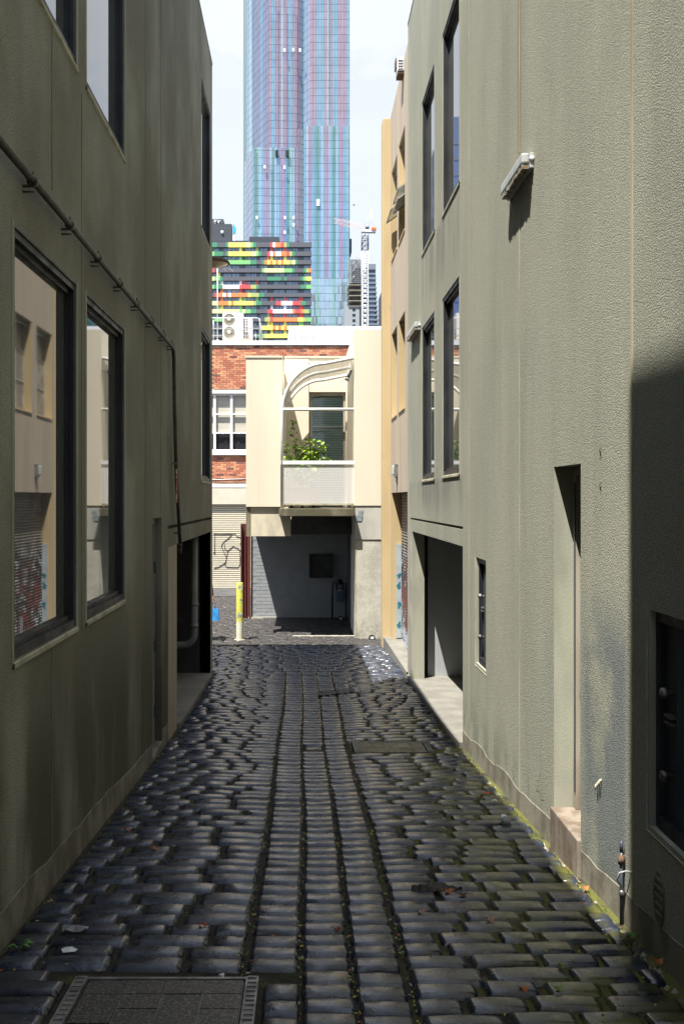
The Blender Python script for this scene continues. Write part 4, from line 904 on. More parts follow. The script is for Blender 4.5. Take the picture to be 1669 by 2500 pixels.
for k in range(n):
    a=z0+(z1-z0)*k/n; h=(z1-z0)/n
    s=MB(); s.add([(-6,y+.09,a+.004),(-1.5,y+.09,a+.004),(-1.5,y+.06,a+h*.3),(-6,y+.06,a+h*.3),(-1.5,y+.06,a+h*.8),(-6,y+.06,a+h*.8),(-1.5,y+.09,a+h-.004),(-6,y+.09,a+h-.004)],[(0,1,2,3),(3,2,4,5),(5,4,6,7)])
    if rd is None:
        rdm=mat('cream_roller_door',(.60,.56,.45),.55,col2=(.55,.51,.41),nscale=.8)
        b=MB(); b.box(-6,-1.5,y+.10,y+.115,z0,z1); rd=b.build('roller_door',mat('door_joint_shadow_grey',(.2,.18,.15),.8),kb)
    s.build('slat',rdm,rd)
def Z5(x,yy): return (PX(500+.319*x,y),y+.052,PZ(1200+.319*yy,y))
GB=mat('black_spray_line',(.02,.018,.018),.7); g=MB()
for P in ([(70,590),(110,575),(160,545),(165,510),(140,450),(125,420),(140,390),(190,350),(205,330),(215,322),(235,325),(240,345),(278,352)],[(150,400),(152,440),(175,455),(215,420),(250,435),(278,460)],[(175,455),(163,520),(152,560),(165,578),(255,580),(268,560),(270,500),(262,455)],[(66,325),(120,328),(205,326)],[(75,335),(75,480)],[(282,385),(268,400),(282,412)],[(66,470),(80,472)]):
    g.tube([Z5(*q) for q in P],.011,5)
g.build('graffiti_line',GB,rd)
# roof edge, roof, roof plant
MB().box(-14,2.4,y-.07,y+.2,PZ(843,y)+.002,PZ(832,y)).build('gutter',M_GUTTER,kb)
MB().box(-14,2.4,y-.045,y-.021,PZ(845,y),PZ(843,y)).build('gutter_shadow_strip',M_CLAMP,kb)
rf=MB(); ya,yb=36,41; za,zb=PZ(833,36)-.3,PZ(802,41)
n=60; xa=PX(700,36); xb=8.0
for k in range(n):
    x0=xa+(xb-xa)*k/n; w_=(xb-xa)/n
    rf.quad((x0,ya,za),(x0+w_*.7,ya,za),(x0+w_*.7,yb,zb),(x0,yb,zb)); rf.quad((x0+w_*.7,ya,za),(x0+w_*.85,ya,za+.03),(x0+w_*.85,yb,zb+.03),(x0+w_*.7,yb,zb)); rf.quad((x0+w_*.85,ya,za+.03),(x0+w_,ya,za),(x0+w_,yb,zb),(x0+w_*.85,yb,zb+.03))
rf.quad((xa,ya,za),(xa,yb,zb),(xa,yb,za-1),(xa,ya,za-1)); rf.build('metal_roof',M_ROOF,kb,recalc=False)
MB().box(xa,xb,yb-.05,yb+.15,zb-.03,zb+.09).build('ridge_cap',M_GUTTER,kb)
# AC condensers and rail on the roof
ac=thing('condenser_unit','white twin fan air conditioner on the flat roof behind the white gutter','air conditioner',(PX(568,35.3),35.5,5.7))
Y=35.3; x0,x1,z0,z1=PX(543,Y),PX(594,Y),PZ(828,Y),PZ(764,Y)
b=MB(); b.box(x0,x1,Y,Y+.4,z0,z1,bev=.015); b.build('case',M_WHITE,ac)
for cy in (779,811):
    c=(PX(559.5,Y),Y-.004,PZ(cy,Y)); R_=.195
    b=MB(); b.lathe((c[0],c[1],c[2]),[(R_+.01,0),(R_+.01,-.012),(R_-.012,-.012),(R_-.012,0)],28,0,'y'); b.build('fan_ring',M_SILL,ac)
    b=MB(); b.lathe((c[0],c[1]-.002,c[2]),[(R_-.012,0),(0,0)],28,0,'y'); b.build('fan_shadow_plate',mat('fan_grey',(.25,.25,.22),.7),ac)
    b=MB(); 
    for k in range(30):
        a=2*math.pi*k/30; a2=a+.35; b.tube([(c[0]+.05*math.cos(a),c[1]-.012,c[2]+.05*math.sin(a)),(c[0]+R_*math.cos(a2),c[1]-.012,c[2]+R_*math.sin(a2))],.004,4,cap=False)
    b.build('fan_guard',M_SILL,ac)
    b=MB(); b.lathe((c[0],c[1]-.008,c[2]),[(.065,0),(.065,-.015),(0,-.018)],18,0,'y'); b.build('fan_hub',M_WHITE,ac)
lg=MB(); lx,lz=PX(578,Y),PZ(773,Y); lg.add([(lx,Y-.003,lz+.035),(lx+.03,Y-.003,lz+.045),(lx+.005,Y-.003,lz-.0)],[(0,1,2)],0); lg.add([(lx+.02,Y-.003,lz+.015),(lx+.085,Y-.003,lz+.05),(lx+.02,Y-.003,lz-.04)],[(0,1,2)],1)
lg.build('emblem',[M_BLACK,mat('cyan_emblem',(.05,.55,.75),.5)],ac)
b=MB(); 
for i in range(14):
    for j in range(2): b.box(x1+.01,x1+.012,Y+.06+j*.16,Y+.18+j*.16,z0+.06+i*.055,z0+.095+i*.055)
b.build('side_louvre',M_BLACK,ac)
t=thing('condenser_unit','white louvred air conditioner unit just right of the twin fan one','air conditioner',(PX(605,35.9),35.9,5.7))
Y=35.9; xa_,xb_=PX(594.5,Y),PX(616,Y); b=MB(); b.box(xa_,xb_,Y,Y+.5,PZ(829,Y),PZ(777,Y),bev=.02); b.build('case',M_WHITE,t)
b=MB()
for i in range(12):
    for j in range(2): b.box(xa_+.01+j*.085,xa_+.075+j*.085,Y-.004,Y-.001,PZ(781+i*3.9,Y),PZ(779+i*3.9,Y))
b.build('louvre',M_BLACK,t)
rl=thing('roof_railing','pale tubular guard rail round the rooftop air conditioners','railing',(-2.5,35,5.4)); Y=34.9
RM=mat('galvanised_rail',(.50,.54,.58),.4,metal=.4)
b=MB(); b.tube([(-9,Y,PZ(776,Y)),(PX(628,Y),Y,PZ(776,Y)),(PX(632,Y),Y,PZ(778,Y)),(PX(633.5,Y),Y,PZ(783,Y)),(PX(634,Y),Y,PZ(832,Y))],.018,8); b.build('top_rail',RM,rl)
for py_ in (802,815): 
    b=MB(); b.tube([(-9,Y+(.4 if py_==815 else 0),PZ(py_,Y)),(PX(632,Y),Y+(.4 if py_==815 else 0),PZ(py_,Y))],.013,8); b.build('mid_rail',RM,rl)
for pxm in (521,612,624,638,641): 
    b=MB(); b.tube([(PX(pxm,Y),Y+.02,PZ(832,Y)),(PX(pxm if pxm<630 else 634,Y),Y+.02,PZ(778 if pxm!=624 else 815,Y))],.014,6); b.build('post',RM,rl)
an=thing('tv_aerial','thin white mast with television aerial on the brick building roof','aerial',(PX(531,35.1),35.1,5.4)); Y=35.1
b=MB(); b.tube([(PX(531,Y),Y,PZ(832,Y)),(PX(531,Y),Y,PZ(640,Y))],.014,8); b.lathe((PX(531,Y),Y,PZ(832,Y)),[(.05,0),(.05,.02),(.02,.05)],10); b.build('mast',M_WHITE,an)
b=MB(); 
for (a,b1,c,d) in ((531,640,516,648),(531,640,552,660),(531,640,569,661),(519,643,537,650),(526,646,533,655)): b.tube([(PX(a,Y),Y,PZ(b1,Y)),(PX(c,Y),Y+.1,PZ(d,Y))],.006,4)
b.tube([(PX(536,Y),Y,PZ(636,Y)),(PX(551,Y),Y,PZ(660,Y))],.006,4); b.tube([(PX(546,Y),Y,PZ(636,Y)),(PX(569,Y),Y,PZ(661,Y))],.006,4); b.tube([(PX(518,Y),Y-.1,PZ(641,Y)),(PX(560,Y),Y+.1,PZ(646,Y))],.006,4)
b.build('element',M_WHITE,an)

# ================================================================== CITY BEHIND
GC=dict(D=(.095,.10,.12),G=(.06,.24,.14),L=(.20,.48,.18),Y=(.72,.66,.16),y=(.70,.71,.34),R=(.55,.08,.09),O=(.68,.23,.08),W=(.72,.72,.80),K=(.38,.42,.15))
GM={k:mat('panel_colour_'+n,c,.5) for (k,c),n in zip(GC.items(),('charcoal','deep_green','lime','yellow','pale_yellow','red','orange','lilac_white','khaki'))}
YC=366.0
def zx(x): return PX(515+.1626*x,YC)
def zy(y_): return PZ(580+.1626*y_,YC)
apt=thing('apartment_building','mid rise charcoal apartment building with bright green, yellow and red balcony bands','building',(-20,YC,-4))
xl=zx(-900); xr=zx(1495)
MB().box(xl,xr,YC+1.2,YC+30,-5,zy(75)).build('core',mat('dark_window_band',(.07,.085,.105),.25,col2=(.09,.105,.13),nscale=.4,spec=.6),apt)
ROWS=[(72,142,'G95 D220 G258 Y520 y598 L638 G680 D885 R925 W970 O1052 R1095 K1138 G1180 D1512'),
(208,275,'L55 G180 D220 G258 Y600 y680 L720 G762 D842 R885 W930 O965 W1052 O1138 R1175 K1220 G1262 D1512'),
(338,400,'D258 L595 G685 D762 G798 O842 Y888 O925 Y972 O1008 Y1055 O1090 Y1180 K1215 y1265 G1305 D1512'),
(462,522,'R55 D762 L800 y1098 L1222 G1260 D1388 G1425 K1470 O1512'),
(586,645,'y55 L138 G178 D845 G1052 D1095 G1138 D1345 G1385 L1425 Y1512'),
(708,768,'L55 G175 W430 R595 K680 G722 D1345 G1428 L1512'),
(830,890,'D50 R90 O175 W225 O258 W305 O550 Y600 K720 G802 D1512'),
(953,1015,'y105 O258 Y305 O342 Y640 K680 G762 D970 R1052 W1225 R1345 G1428 D1512'),
(1077,1136,'y430 L468 y515 L598 G680 D842 R928 W1225 O1262 R1345 O1390 K1470 G1512'),
(1200,1260,'D50 L170 D805 K888 R930 O1300 Y1390 K1428 L1512'),
(1322,1384,'D760 Y930 O970 Y1010 O1052 Y1100 O1138 Y1512'),
(1445,1507,'D660 G715 D770 L800 Y1512'),(1568,1630,'D1512'),(1690,1752,'D1512')]
for (ya,yb,s) in ROWS:
    x=-900
    for tok in s.split():
        k=tok[0]; e=int(tok[1:]); 
        if e<=30: continue
        b=MB(); b.box(zx(x)+.02,zx(e)-.02,YC,YC+1.15,zy(yb),zy(ya)); b.build('balcony_panel',GM[k],apt); x=e
# coloured fins between bands and window mullions
FIN=[(0,445,'Y'),(0,905,'R'),(0,1112,'R'),(1,445,'L'),(1,860,'O'),(1,910,'Y'),(1,1112,'Y'),(4,120,'L'),(5,165,'O'),(4,165,'W'),(4,445,'W'),(4,497,'R'),(4,695,'R'),(5,445,'R'),(6,165,'O'),(6,445,'Y'),(6,695,'L'),(6,910,'R'),(6,1112,'R'),(6,1350,'R'),(7,120,'L'),(7,165,'Y'),(7,445,'L'),(7,912,'W'),(7,1112,'W'),(7,1350,'R'),(8,862,'K'),(8,910,'R'),(8,1112,'R'),(8,1350,'R'),(9,865,'Y'),(9,912,'Y'),(9,1112,'Y'),(9,1350,'L'),(10,912,'Y'),(10,1112,'Y'),(3,120,'Y'),(0,695,'K'),(6,497,'L')]
for r,x,k in FIN:
    hw_=20 if x not in(1350,) else 38; b=MB(); b.box(zx(x-hw_),zx(x+hw_),YC+.45,YC+1.19,zy(ROWS[r+1][0]),zy(ROWS[r][1])); b.build('fin',GM[k],apt)
b=MB(); WP=mat('pale_window_glass',(.24,.30,.36),.15,metal=.4,col2=(.15,.19,.24),nscale=.6)
for r in range(len(ROWS)-1):
    for (xa_,xb_) in ((190,300),(315,425),(520,590),(605,680),(735,840),(945,1015),(1030,1100),(1135,1210),(1225,1300),(1400,1475),(40,110),(-90,0),(-230,-130)):
        m_=(xa_+xb_)/2
        b=MB()
        for (u,v) in ((xa_,m_-4),(m_+4,xb_)): b.box(zx(u),zx(v),YC+1.12,YC+1.19,zy(ROWS[r+1][0])+.1,zy(ROWS[r][1])-.25)
        b.build('window',WP,apt)
MB().box(PX(607,YC),PX(681,YC),YC+4,YC+14,zy(74),PZ(571,YC)).build('plant_room',M_DARKMETAL,apt)
MB().box(PX(480,YC),PX(606,YC),YC+2,YC+20,zy(74),PZ(584,YC)).build('roof_deck',M_DARKMETAL,apt)
# dark block with sculptural figures
Yd=400.0; dk=thing('dark_block','dark grey block with a round white disc and white rooftop figures at upper left','building',(PX(540,Yd),Yd,-4))
MB().box(PX(440,Yd),PX(566,Yd),Yd,Yd+20,-5,PZ(547,Yd)).build('wall',mat('charcoal_cladding',(.055,.065,.08),.5,col2=(.045,.052,.065),nscale=.35,nvec=(.05,1,8)),dk)
MB().box(PX(440,Yd),PX(544,Yd),Yd+3,Yd+18,PZ(547,Yd),PZ(529.5,Yd)).build('upper_wall',mat('charcoal_cladding_upper',(.06,.07,.085),.5),dk)
b=MB(); b.lathe((PX(542.5,Yd),Yd-.4,PZ(567,Yd)),[(0,-.1),(.55,-.1),(.62,0)],20,0,'y'); b.build('disc',M_WHITE,dk)
fg=MB()
for (cx,cy,sc) in ((523,537,1.0),(532,538,1.0)):
    X_,Z_=PX(cx,Yd),PZ(cy,Yd)
    fg.tube([(X_,Yd+2.6,Z_-.7),(X_+.1,Yd+2.6,Z_),(X_-.1,Yd+2.6,Z_+.4)],[.25,.32,.2],7); fg.lathe((X_,Yd+2.6,Z_+.75),[(0,-.22),(.2,-.1),(.22,.05),(0,.22)],8); fg.tube([(X_,Yd+2.6,Z_+.3),(X_+.9,Yd+2.6,Z_+.7)],.12,5); fg.tube([(X_,Yd+2.6,Z_-.5),(X_+.6,Yd+2.6,Z_-1.1)],.14,5)
fg.build('rooftop_figure',M_WHITE,dk)
for k in range(6): MB().box(PX(546+k*3.2,Yd),PX(548+k*3.2,Yd),Yd+1,Yd+3,PZ(547,Yd),PZ(544.5+(k%2),Yd)).build('roof_vent',M_DARKMETAL,dk)
sg_=thing('sign_pylon','slim white rooftop sign pylon with cyan squares right of the dark block','sign',(PX(571,395),395,-4))
MB().box(PX(568,395),PX(575,395),395,397,-5,PZ(547,395)).build('frame',M_WHITE,sg_)
for (a,b1) in ((548,552.5),(554,567),(568,571)): 
    q=MB(); q.box(PX(568.6,395),PX(574.4 if a==554 else 572.5,395),394.8,395,PZ(b1,395),PZ(a,395)); q.build('sign_panel',mat('cyan_panel',(.02,.40,.58),.4),sg_)
# ---- the glass tower
tw=thing('glass_tower','tall pastel pink, blue and green glass tower rising behind the colourful apartments','tower',(0,440,-4))
def tm(n,c,mt=.55,ro=.10): return mat(n,c,ro,metal=mt,col2=tuple(min(1,q*1.12) for q in c),nscale=.25,nvec=(1,1,.6),spec=.7)
TM=dict(p=tm('pink_glass',(0.400,0.302,0.370)),b=tm('light_blue_glass',(0.264,0.403,0.502)),g=tm('green_glass',(0.192,0.336,0.308)),n=tm('blue_glass',(0.176,0.319,0.466)),w=tm('pale_glass',(0.400,0.504,0.554)),l=tm('lilac_glass',(0.216,0.227,0.326)),d=tm('deep_blue_glass',(0.144,0.244,0.352)),q=mat('grey_mauve_glass',(.30,.27,.32),.35,metal=.1),m=tm('mint_glass',(0.320,0.487,0.440)),v=mat('slate_blue_glass',(.20,.32,.44),.35,metal=.1),z=mat('violet_glass',(.30,.33,.46),.35,metal=.1))  # tints muted toward grey-blue: distance haze put into the pane colours
TK=list(TM); TMS=[TM[k] for k in TK]
A_=(PX(602,455),455); B1=(PX(657,430),430); C1=(PX(726,431),431); D1=(PX(741,433.5),433.5); E1=(PX(757,428),428); F1=(PX(852.5,428),428); H1=(F1[0]+1.5,470)
A2=(PX(597,450),450); B2=(PX(620,429.3),429.3); C2=(PX(726,430.3),430.3); D2=(PX(743,432),432); E2=(PX(743,427),427); F2=(PX(851.5,427),427)
zL,zR=PZ(361,430),PZ(310,428); TOP=262.0; FL=3.32
facets=[ # (p0,p1,colours string,zlo,zhi,front)
 (A_,B1,'bwdllnll',zL,TOP,0),(B1,C1,'pbbppwppbbpp',zL,TOP,1),(C1,D1,'qqv',zL,TOP,0),(D1,E1,'vzvz',zR,TOP,0),(E1,F1,'ppbbbpwpbbpppb',zR,TOP,1),(F1,H1,'bdbdbd',-4,TOP,0),
 (A2,B2,'nlnd',-4,zL,0),(B2,C2,'gmwbppwgwbppbgmwp',-4,zL,1),(C2,D2,'qqv',-4,zR,0),(D2,E2,'vb',-4,zR,0),(E2,F2,'bwppbbggbwbppwbggwbppbbm',-4,zR,1)]
panes=[]; bk=MB()
for (p0,p1,cs,zl,zh,front) in facets:
    n=len(cs); d=Vector((p1[0]-p0[0],p1[1]-p0[1])); Ln=d.length; u=d/Ln; nrm=Vector((u.y,-u.x))
    bk.quad((p0[0],p0[1],zl),(p1[0],p1[1],zl),(p1[0],p1[1],zh),(p0[0],p0[1],zh))
    fl=-4.0; k=0
    while fl<TOP-1:
        z0_,z1_=max(fl+.10,zl),min(fl+FL-.06,zh)
        if z1_-z0_>1:
            drift=.0
            for i,c in enumerate(cs):
                # widths drift slowly with height as in the photo
                jit=math.sin(i*2.4+fl*.02)*.22
                a0=Ln*(i+ (jit if i else 0)*.5)/n; a1=Ln*(i+1+((math.sin((i+1)*2.4+fl*.02)*.22*.5) if i<n-1 else 0))/n
                cc=c
                if front and zh<TOP and fl<PZ(690,428): cc={'p':'w','b':'w','g':'m','n':'w'}.get(c,c)
                panes.append((front,p0,u,nrm,a0+.05,a1-.05,z0_,z1_,cc,zl>100))
        fl+=FL; k+=1
lo_,hi_=PZ(660,428),PZ(120,428)
cand=[i for i,p in enumerate(panes) if p[0] and lo_<p[6]<PZ(330,428)]
cand=set(sorted(cand,key=lambda i:-(panes[i][5]-panes[i][4]))[:296])
joined=MB()
def pane_geo(mb,p,mi):
    _,p0,u,nr,a0,a1,z0_,z1_,c,_h=p; dp=.14; t1=random.uniform(-.035,.035)
    P=lambda a,z,d: (p0[0]+u.x*a+nr.x*d,p0[1]+u.y*a+nr.y*d,z)
    mb.add([P(a0,z0_,dp+t1),P(a1,z0_,dp-t1),P(a1,z1_,dp-t1),P(a0,z1_,dp+t1),P(a0,z0_,0),P(a1,z0_,0),P(a1,z1_,0),P(a0,z1_,0)],[(0,1,2,3),(4,5,1,0),(5,6,2,1),(6,7,3,2),(7,4,0,3)],mi)
op=[]
for i,p in enumerate(panes):
    mi=TK.index(p[8])
    if i in cand: b=MB(); pane_geo(b,p,0); b.build('pane',TMS[mi],tw,recalc=False)
    else: pane_geo(joined,p,mi)
o=joined.build('glazing',TMS,tw,recalc=False); o['kind']='stuff'
bk.quad((H1[0],H1[1],-4),(H1[0],H1[1],TOP),(A_[0]-3,480,TOP),(A_[0]-3,480,-4)); bk.build('frame',mat('tower_mullion_teal',(.16,.22,.25),.5),tw)
# ladders of small louvres and open vents
b=MB()
for (cx,ya_,yb_) in ((674,0,361),(694,0,361),(715,0,361),(803,0,310),(626,365,590),(660,400,590),(694,365,590),(715,365,590)):
    yy=ya_
    while yy<yb_: 
        b.box(PX(cx-2.4,429),PX(cx+2.4,429),428.6 if cx<740 else 427.6,428.75 if cx<740 else 427.75,PZ(yy+.6,429),PZ(yy,429)); yy+=4.6
b.build('louvres',mat('mullion_shade',(.18,.2,.24),.5),tw)['kind']='stuff'
for (cx,cy) in ((694.5,122),(716,121),(732,122),(646,407),(694.5,408),(627,531),(695.5,531),(716.5,531),(716.5,549),(695,567)):
    q=MB(); q.box(PX(cx-2.5,428),PX(cx+2.5,428),428.0,428.4,PZ(cy+4,428),PZ(cy-4,428)); q.build('open_vent',M_WHITE,tw)
q=MB(); q.box(PX(772,426),PX(780,426),426.2,426.5,PZ(502,426),PZ(486,426)); q.build('open_vent',M_WHITE,tw)
for cx in (675.5,701):
    q=MB(); q.box(PX(cx-4,428),PX(cx+4,428),428.6,429.2,PZ(380,428),PZ(365,428)); q.build('service_opening',M_BLACK,tw)
MB().box(F1[0]+.3,F1[0]+1.6,440,450,PZ(598,428),PZ(565,428)).build('hoist_screen',M_DARKMETAL,tw)
# ---- grey building under construction
Yg=400.0; gb=thing('grey_building','part built grey block wrapped in scaffolding just right of the glass tower','building',(PX(868,Yg),Yg,-4))
MB().box(PX(840,Yg),PX(877,Yg),Yg,Yg+14,-5,PZ(747,Yg)).build('wall',mat('grey_precast',(.30,.33,.37),.8),gb)
for k in range(4): MB().box(PX(860,Yg),PX(867,Yg),Yg-.1,Yg+.0,PZ(759+k*13.2,Yg),PZ(753+k*13.2,Yg)).build('window',M_BLACK,gb)
MB().box(PX(877,Yg),PX(896,Yg),Yg+2,Yg+14,-5,PZ(745,Yg)).build('wall',mat('grey_precast_dark',(.20,.22,.25),.8),gb)
for k in range(5): MB().box(PX(850,Yg),PX(884,Yg),Yg-.4,Yg+12,PZ(747-k*13,Yg)-.25,PZ(747-k*13,Yg)).build('floor_slab',M_CONC,gb)
MB().box(PX(853,Yg),PX(880,Yg),Yg+2.5,Yg+11,PZ(747,Yg),PZ(690,Yg)).build('dark_interior',mat('site_shade_cloth',(.10,.11,.12),.9,col2=(.18,.16,.14),nscale=.5),gb)
MB().box(PX(853,Yg),PX(881,Yg),Yg+1,Yg+11,PZ(690,Yg),PZ(632,Yg)).build('core',mat('dark_shutter_grey',(.15,.17,.19),.8,col2=(.22,.24,.26),nscale=.5),gb)
sc=MB()
for k in range(8): sc.box(PX(854+k*3.8,Yg),PX(854.5+k*3.8,Yg),Yg-.3,Yg,PZ(692,Yg),PZ(626+(k*2.4)%9,Yg))
for k in range(12): sc.box(PX(853,Yg),PX(882,Yg),Yg-.3,Yg-.05,PZ(690-k*5,Yg),PZ(689.5-k*5,Yg))
for k in range(3): sc.tube([(PX(858,Yg),Yg-.4,PZ(686-k*17,Yg)),(PX(865,Yg),Yg-.4,PZ(673-k*17,Yg))],.12,4)
sc.build('scaffold',mat('scaffold_steel',(.33,.34,.37),.5,metal=.3),gb)
# ---- balcony tower
Yt=450.0; bt=thing('balcony_tower','white and dark balcony tower standing right of the crane mast','building',(PX(910,Yt),Yt,-4))
MB().box(PX(885,Yt),PX(917,Yt),Yt+1.5,Yt+16,-5,PZ(656,Yt)).build('wall',mat('dark_blue_window_wall',(.04,.055,.085),.2,spec=.7),bt)
MB().box(PX(895,Yt),PX(917.5,Yt),Yt+1,Yt+16.5,PZ(656.5,Yt),PZ(643,Yt)).build('plant_room',M_WHITE,bt)
for k in range(14):
    e=917+k*.6; yk=666+k*11.2
    MB().box(PX(884,Yt),PX(e,Yt),Yt,Yt+16,PZ(yk+4.3,Yt),PZ(yk,Yt)).build('balcony_slab',M_GUTTER,bt)
    for q_ in range(3): MB().box(PX(899+q_*5.5,Yt),PX(903+q_*5.5,Yt),Yt+1.3,Yt+1.5,PZ(yk+10.5,Yt),PZ(yk+5.2,Yt)).build('window',WP,bt)
MB().box(PX(931,Yt),PX(940,Yt),Yt,Yt+20,-5,PZ(711,Yt)).build('wall',mat('blue_grey_mass',(.10,.14,.18),.4),None) and None
o=[q for q in COL.objects if q.name.startswith('wall') and q.parent is None][-1]; o.name='distant_tower'; tag(o,'thin sliver of dark blue grey tower beside the yellow pier','building')
# ---- crane
Yk=385.0; cr=thing('tower_crane','white lattice tower crane with orange counterweight and pale red jib','crane',(PX(891,Yk),Yk,-4))
def lattice(mb,xa,xb,ya,yb,za,zb,st_h,r):
    for x in (xa,xb):
        for yy in (ya,yb): mb.tube([(x,yy,za),(x,yy,zb)],r,4)
    z=za; k=0
    while z<zb-.1:
        z2=min(z+st_h,zb); m=(xa+xb)/2
        for yy in (ya,yb):
            mb.tube([(xa,yy,z),(m,yy,z2)],r*.7,4); mb.tube([(m,yy,z2),(xb,yy,z)],r*.7,4); mb.tube([(xa,yy,z),(xb,yy,z)],r*.7,4)
        for x in (xa,xb): mb.tube([(x,ya,z),(x,yb,z2)],r*.7,4)
        z=z2; k+=1
x0,x1=PX(884,Yk),PX(898,Yk)
b=MB(); lattice(b,x0,x1,Yk,Yk+2.3,-4,PZ(610,Yk),1.95,.15); b.build('mast',M_WHITE,cr)
b=MB(); lattice(b,PX(883,Yk),PX(899,Yk),Yk-.2,Yk+2.5,PZ(609,Yk),PZ(570,Yk),2.1,.18); b.build('climbing_frame',M_DARKMETAL,cr)
ORG=mat('crane_orange',(.75,.16,.04),.5); PRED=mat('pale_red_jib',(.80,.50,.44),.5)
b=MB(); b.add([(PX(882,Yk),Yk,PZ(565,Yk)),(PX(882,Yk),Yk+2.5,PZ(565,Yk)),(PX(917,Yk),Yk+2.5,PZ(566,Yk)),(PX(917,Yk),Yk,PZ(566,Yk)),(PX(882,Yk),Yk,PZ(561,Yk)),(PX(882,Yk),Yk+2.5,PZ(561,Yk)),(PX(914,Yk),Yk+2.5,PZ(558,Yk)),(PX(914,Yk),Yk,PZ(558,Yk))],[(0,1,2,3),(4,5,6,7),(0,1,5,4),(1,2,6,5),(2,3,7,6),(3,0,4,7)]); b.build('slewing_deck',M_WHITE,cr)
b=MB(); b.box(PX(906,Yk),PX(918,Yk),Yk-.4,Yk+2.8,PZ(562,Yk),PZ(555,Yk),bev=.2); b.build('counterweight',ORG,cr)
b=MB(); b.box(PX(892,Yk),PX(901,Yk),Yk+.2,Yk+2.2,PZ(558,Yk),PZ(552,Yk),bev=.3); b.build('winch_house',M_DARKMETAL,cr)
b=MB(); ap=(PX(907,Yk),Yk+1,PZ(508,Yk))
for xb_ in (888,900): b.tube([(PX(xb_,Yk),Yk+1,PZ(556,Yk)),ap],.10,4)
for k in range(1,6):
    f=k/6; b.tube([(PX(888,Yk)+(ap[0]-PX(888,Yk))*f,Yk+1,PZ(556,Yk)+(ap[2]-PZ(556,Yk))*f),(PX(900,Yk)+(ap[0]-PX(900,Yk))*f,Yk+1,PZ(556,Yk)+(ap[2]-PZ(556,Yk))*f)],.08,4)
b.tube([ap,(PX(911,Yk),Yk+1,PZ(557,Yk))],.06,4); b.build('a_frame',M_WHITE,cr)
b=MB(); j0=Vector((PX(884,Yk),Yk+1,PZ(558,Yk))); j1=Vector((PX(820,Yk),Yk+22,PZ(505,Yk)))
for dz,dy in ((1.9,0),(0,-.9),(0,.9)): b.tube([j0+Vector((0,dy,dz)),j1+Vector((0,dy,dz))],.07,4)
for k in range(16):
    pa=j0.lerp(j1,k/16); pb=j0.lerp(j1,(k+.5)/16); pc=j0.lerp(j1,(k+1)/16); b.tube([pa,pb+Vector((0,0,1.9)),pc],.045,4)
b.build('jib',PRED,cr)
bd=MB(); c=Vector(px(863.5,500.5,90)); bd.tube([c+Vector((-.12,0,0)),c,c+Vector((.13,0,.02))],[.02,.05,.01],6); bd.add([c,c+Vector((.05,.0,.0)),c+Vector((-.02,.25,.09)),c,c+Vector((.05,0,0)),c+Vector((-.02,-.25,.07))],[(0,1,2),(3,4,5)])
tag(bd.build('bird',M_BLACK),'tiny dark bird flying between the glass tower and the crane','bird')
# ---- towers the photograph only shows mirrored in the windows
def plain_tower(x0,x1,y0,y1,zt,m1,m2,label,floors):
    t=thing('office_tower',label,'tower',((x0+x1)/2,y0,-4))
    MB().box(x0,x1,y0,y1,-5,zt).build('wall',m1,t)
    b=MB(); 
    for k in range(floors):
        z=4+(zt-6)*k/floors; b.box(x0-.1,x1+.1,y0-.1,y1+.1,z,z+.35)
    n=int((x1-x0)/3)
    for k in range(n+1): b.box(x0+(x1-x0)*k/n-.12,x0+(x1-x0)*k/n+.12,y0-.12,y0-.02,0,zt)
    n=int((y1-y0)/3)
    for k in range(n+1): b.box(x1+.02,x1+.12,y0+(y1-y0)*k/n-.12,y0+(y1-y0)*k/n+.12,0,zt); b.box(x0-.12,x0-.02,y0+(y1-y0)*k/n-.12,y0+(y1-y0)*k/n+.12,0,zt)
    b.build('mullion_grid',m2,t)
plain_tower(-34,-21.5,170,190,66,mat('periwinkle_glass',(.16,.22,.42),.1,metal=.5),mat('periwinkle_mullion',(.12,.15,.28),.5),'blue gridded office tower mirrored in the far right windows',22)
plain_tower(30,44,150,170,63,mat('teal_tower_glass',(.02,.12,.17),.12,metal=.4),mat('teal_mullion',(.05,.2,.26),.5),'teal office tower mirrored in the upper left window',22)

# ================================================================== LITTER
def g2(x,y): 
    return gz(y)+dish(x)+.006
t=thing('plastic_cup','crushed white plastic cup with lid lying at the foot of the right wall','cup',(1.44,7.0,g2(1.44,7)))
cx,cy=PX(1231,6.98),6.98; cz=g2(cx,cy)+.03
b=MB(); b.lathe((cx,cy,cz),[(0,-.045),(.034,-.045),(.034,-.04),(.030,-.032),(.026,.03),(.022,.05),(0,.05)],16,0,'y'); b.build('body',M_WHITE,t)
b=MB(); b.lathe((cx,cy-.046,cz),[(0,-.006),(.018,-.006),(.02,-.001),(.036,-.001),(.036,.006)],16,0,'y'); b.build('lid',M_LGREY,t)
def scrap(x,y,s,m,label,cat,name,n=8,h=.02,mats=None):
    z=g2(x,y)+.008; b=MB(); V=[(x,y,z+h)]
    for k in range(n):
        a=2*math.pi*k/n; r=s*random.uniform(.6,1.1); V.append((x+r*math.cos(a)*1.5,y+r*math.sin(a),z+random.uniform(0,h)))
    b.add(V,[(0,k+1,(k+1)%n+1) for k in range(n)]); 
    if mats: b.m=[random.randrange(len(mats)) for _ in b.m]
    return tag(b.build(name,mats or m),label,cat)
scrap(PX(1186,7.85),7.85,.035,None,'crumpled red and white wrapper at the foot of the right wall','wrapper','wrapper',mats=[M_WHITE,mat('wrapper_red',(.55,.04,.03),.5),mat('wrapper_red_dark',(.4,.02,.02),.5)])
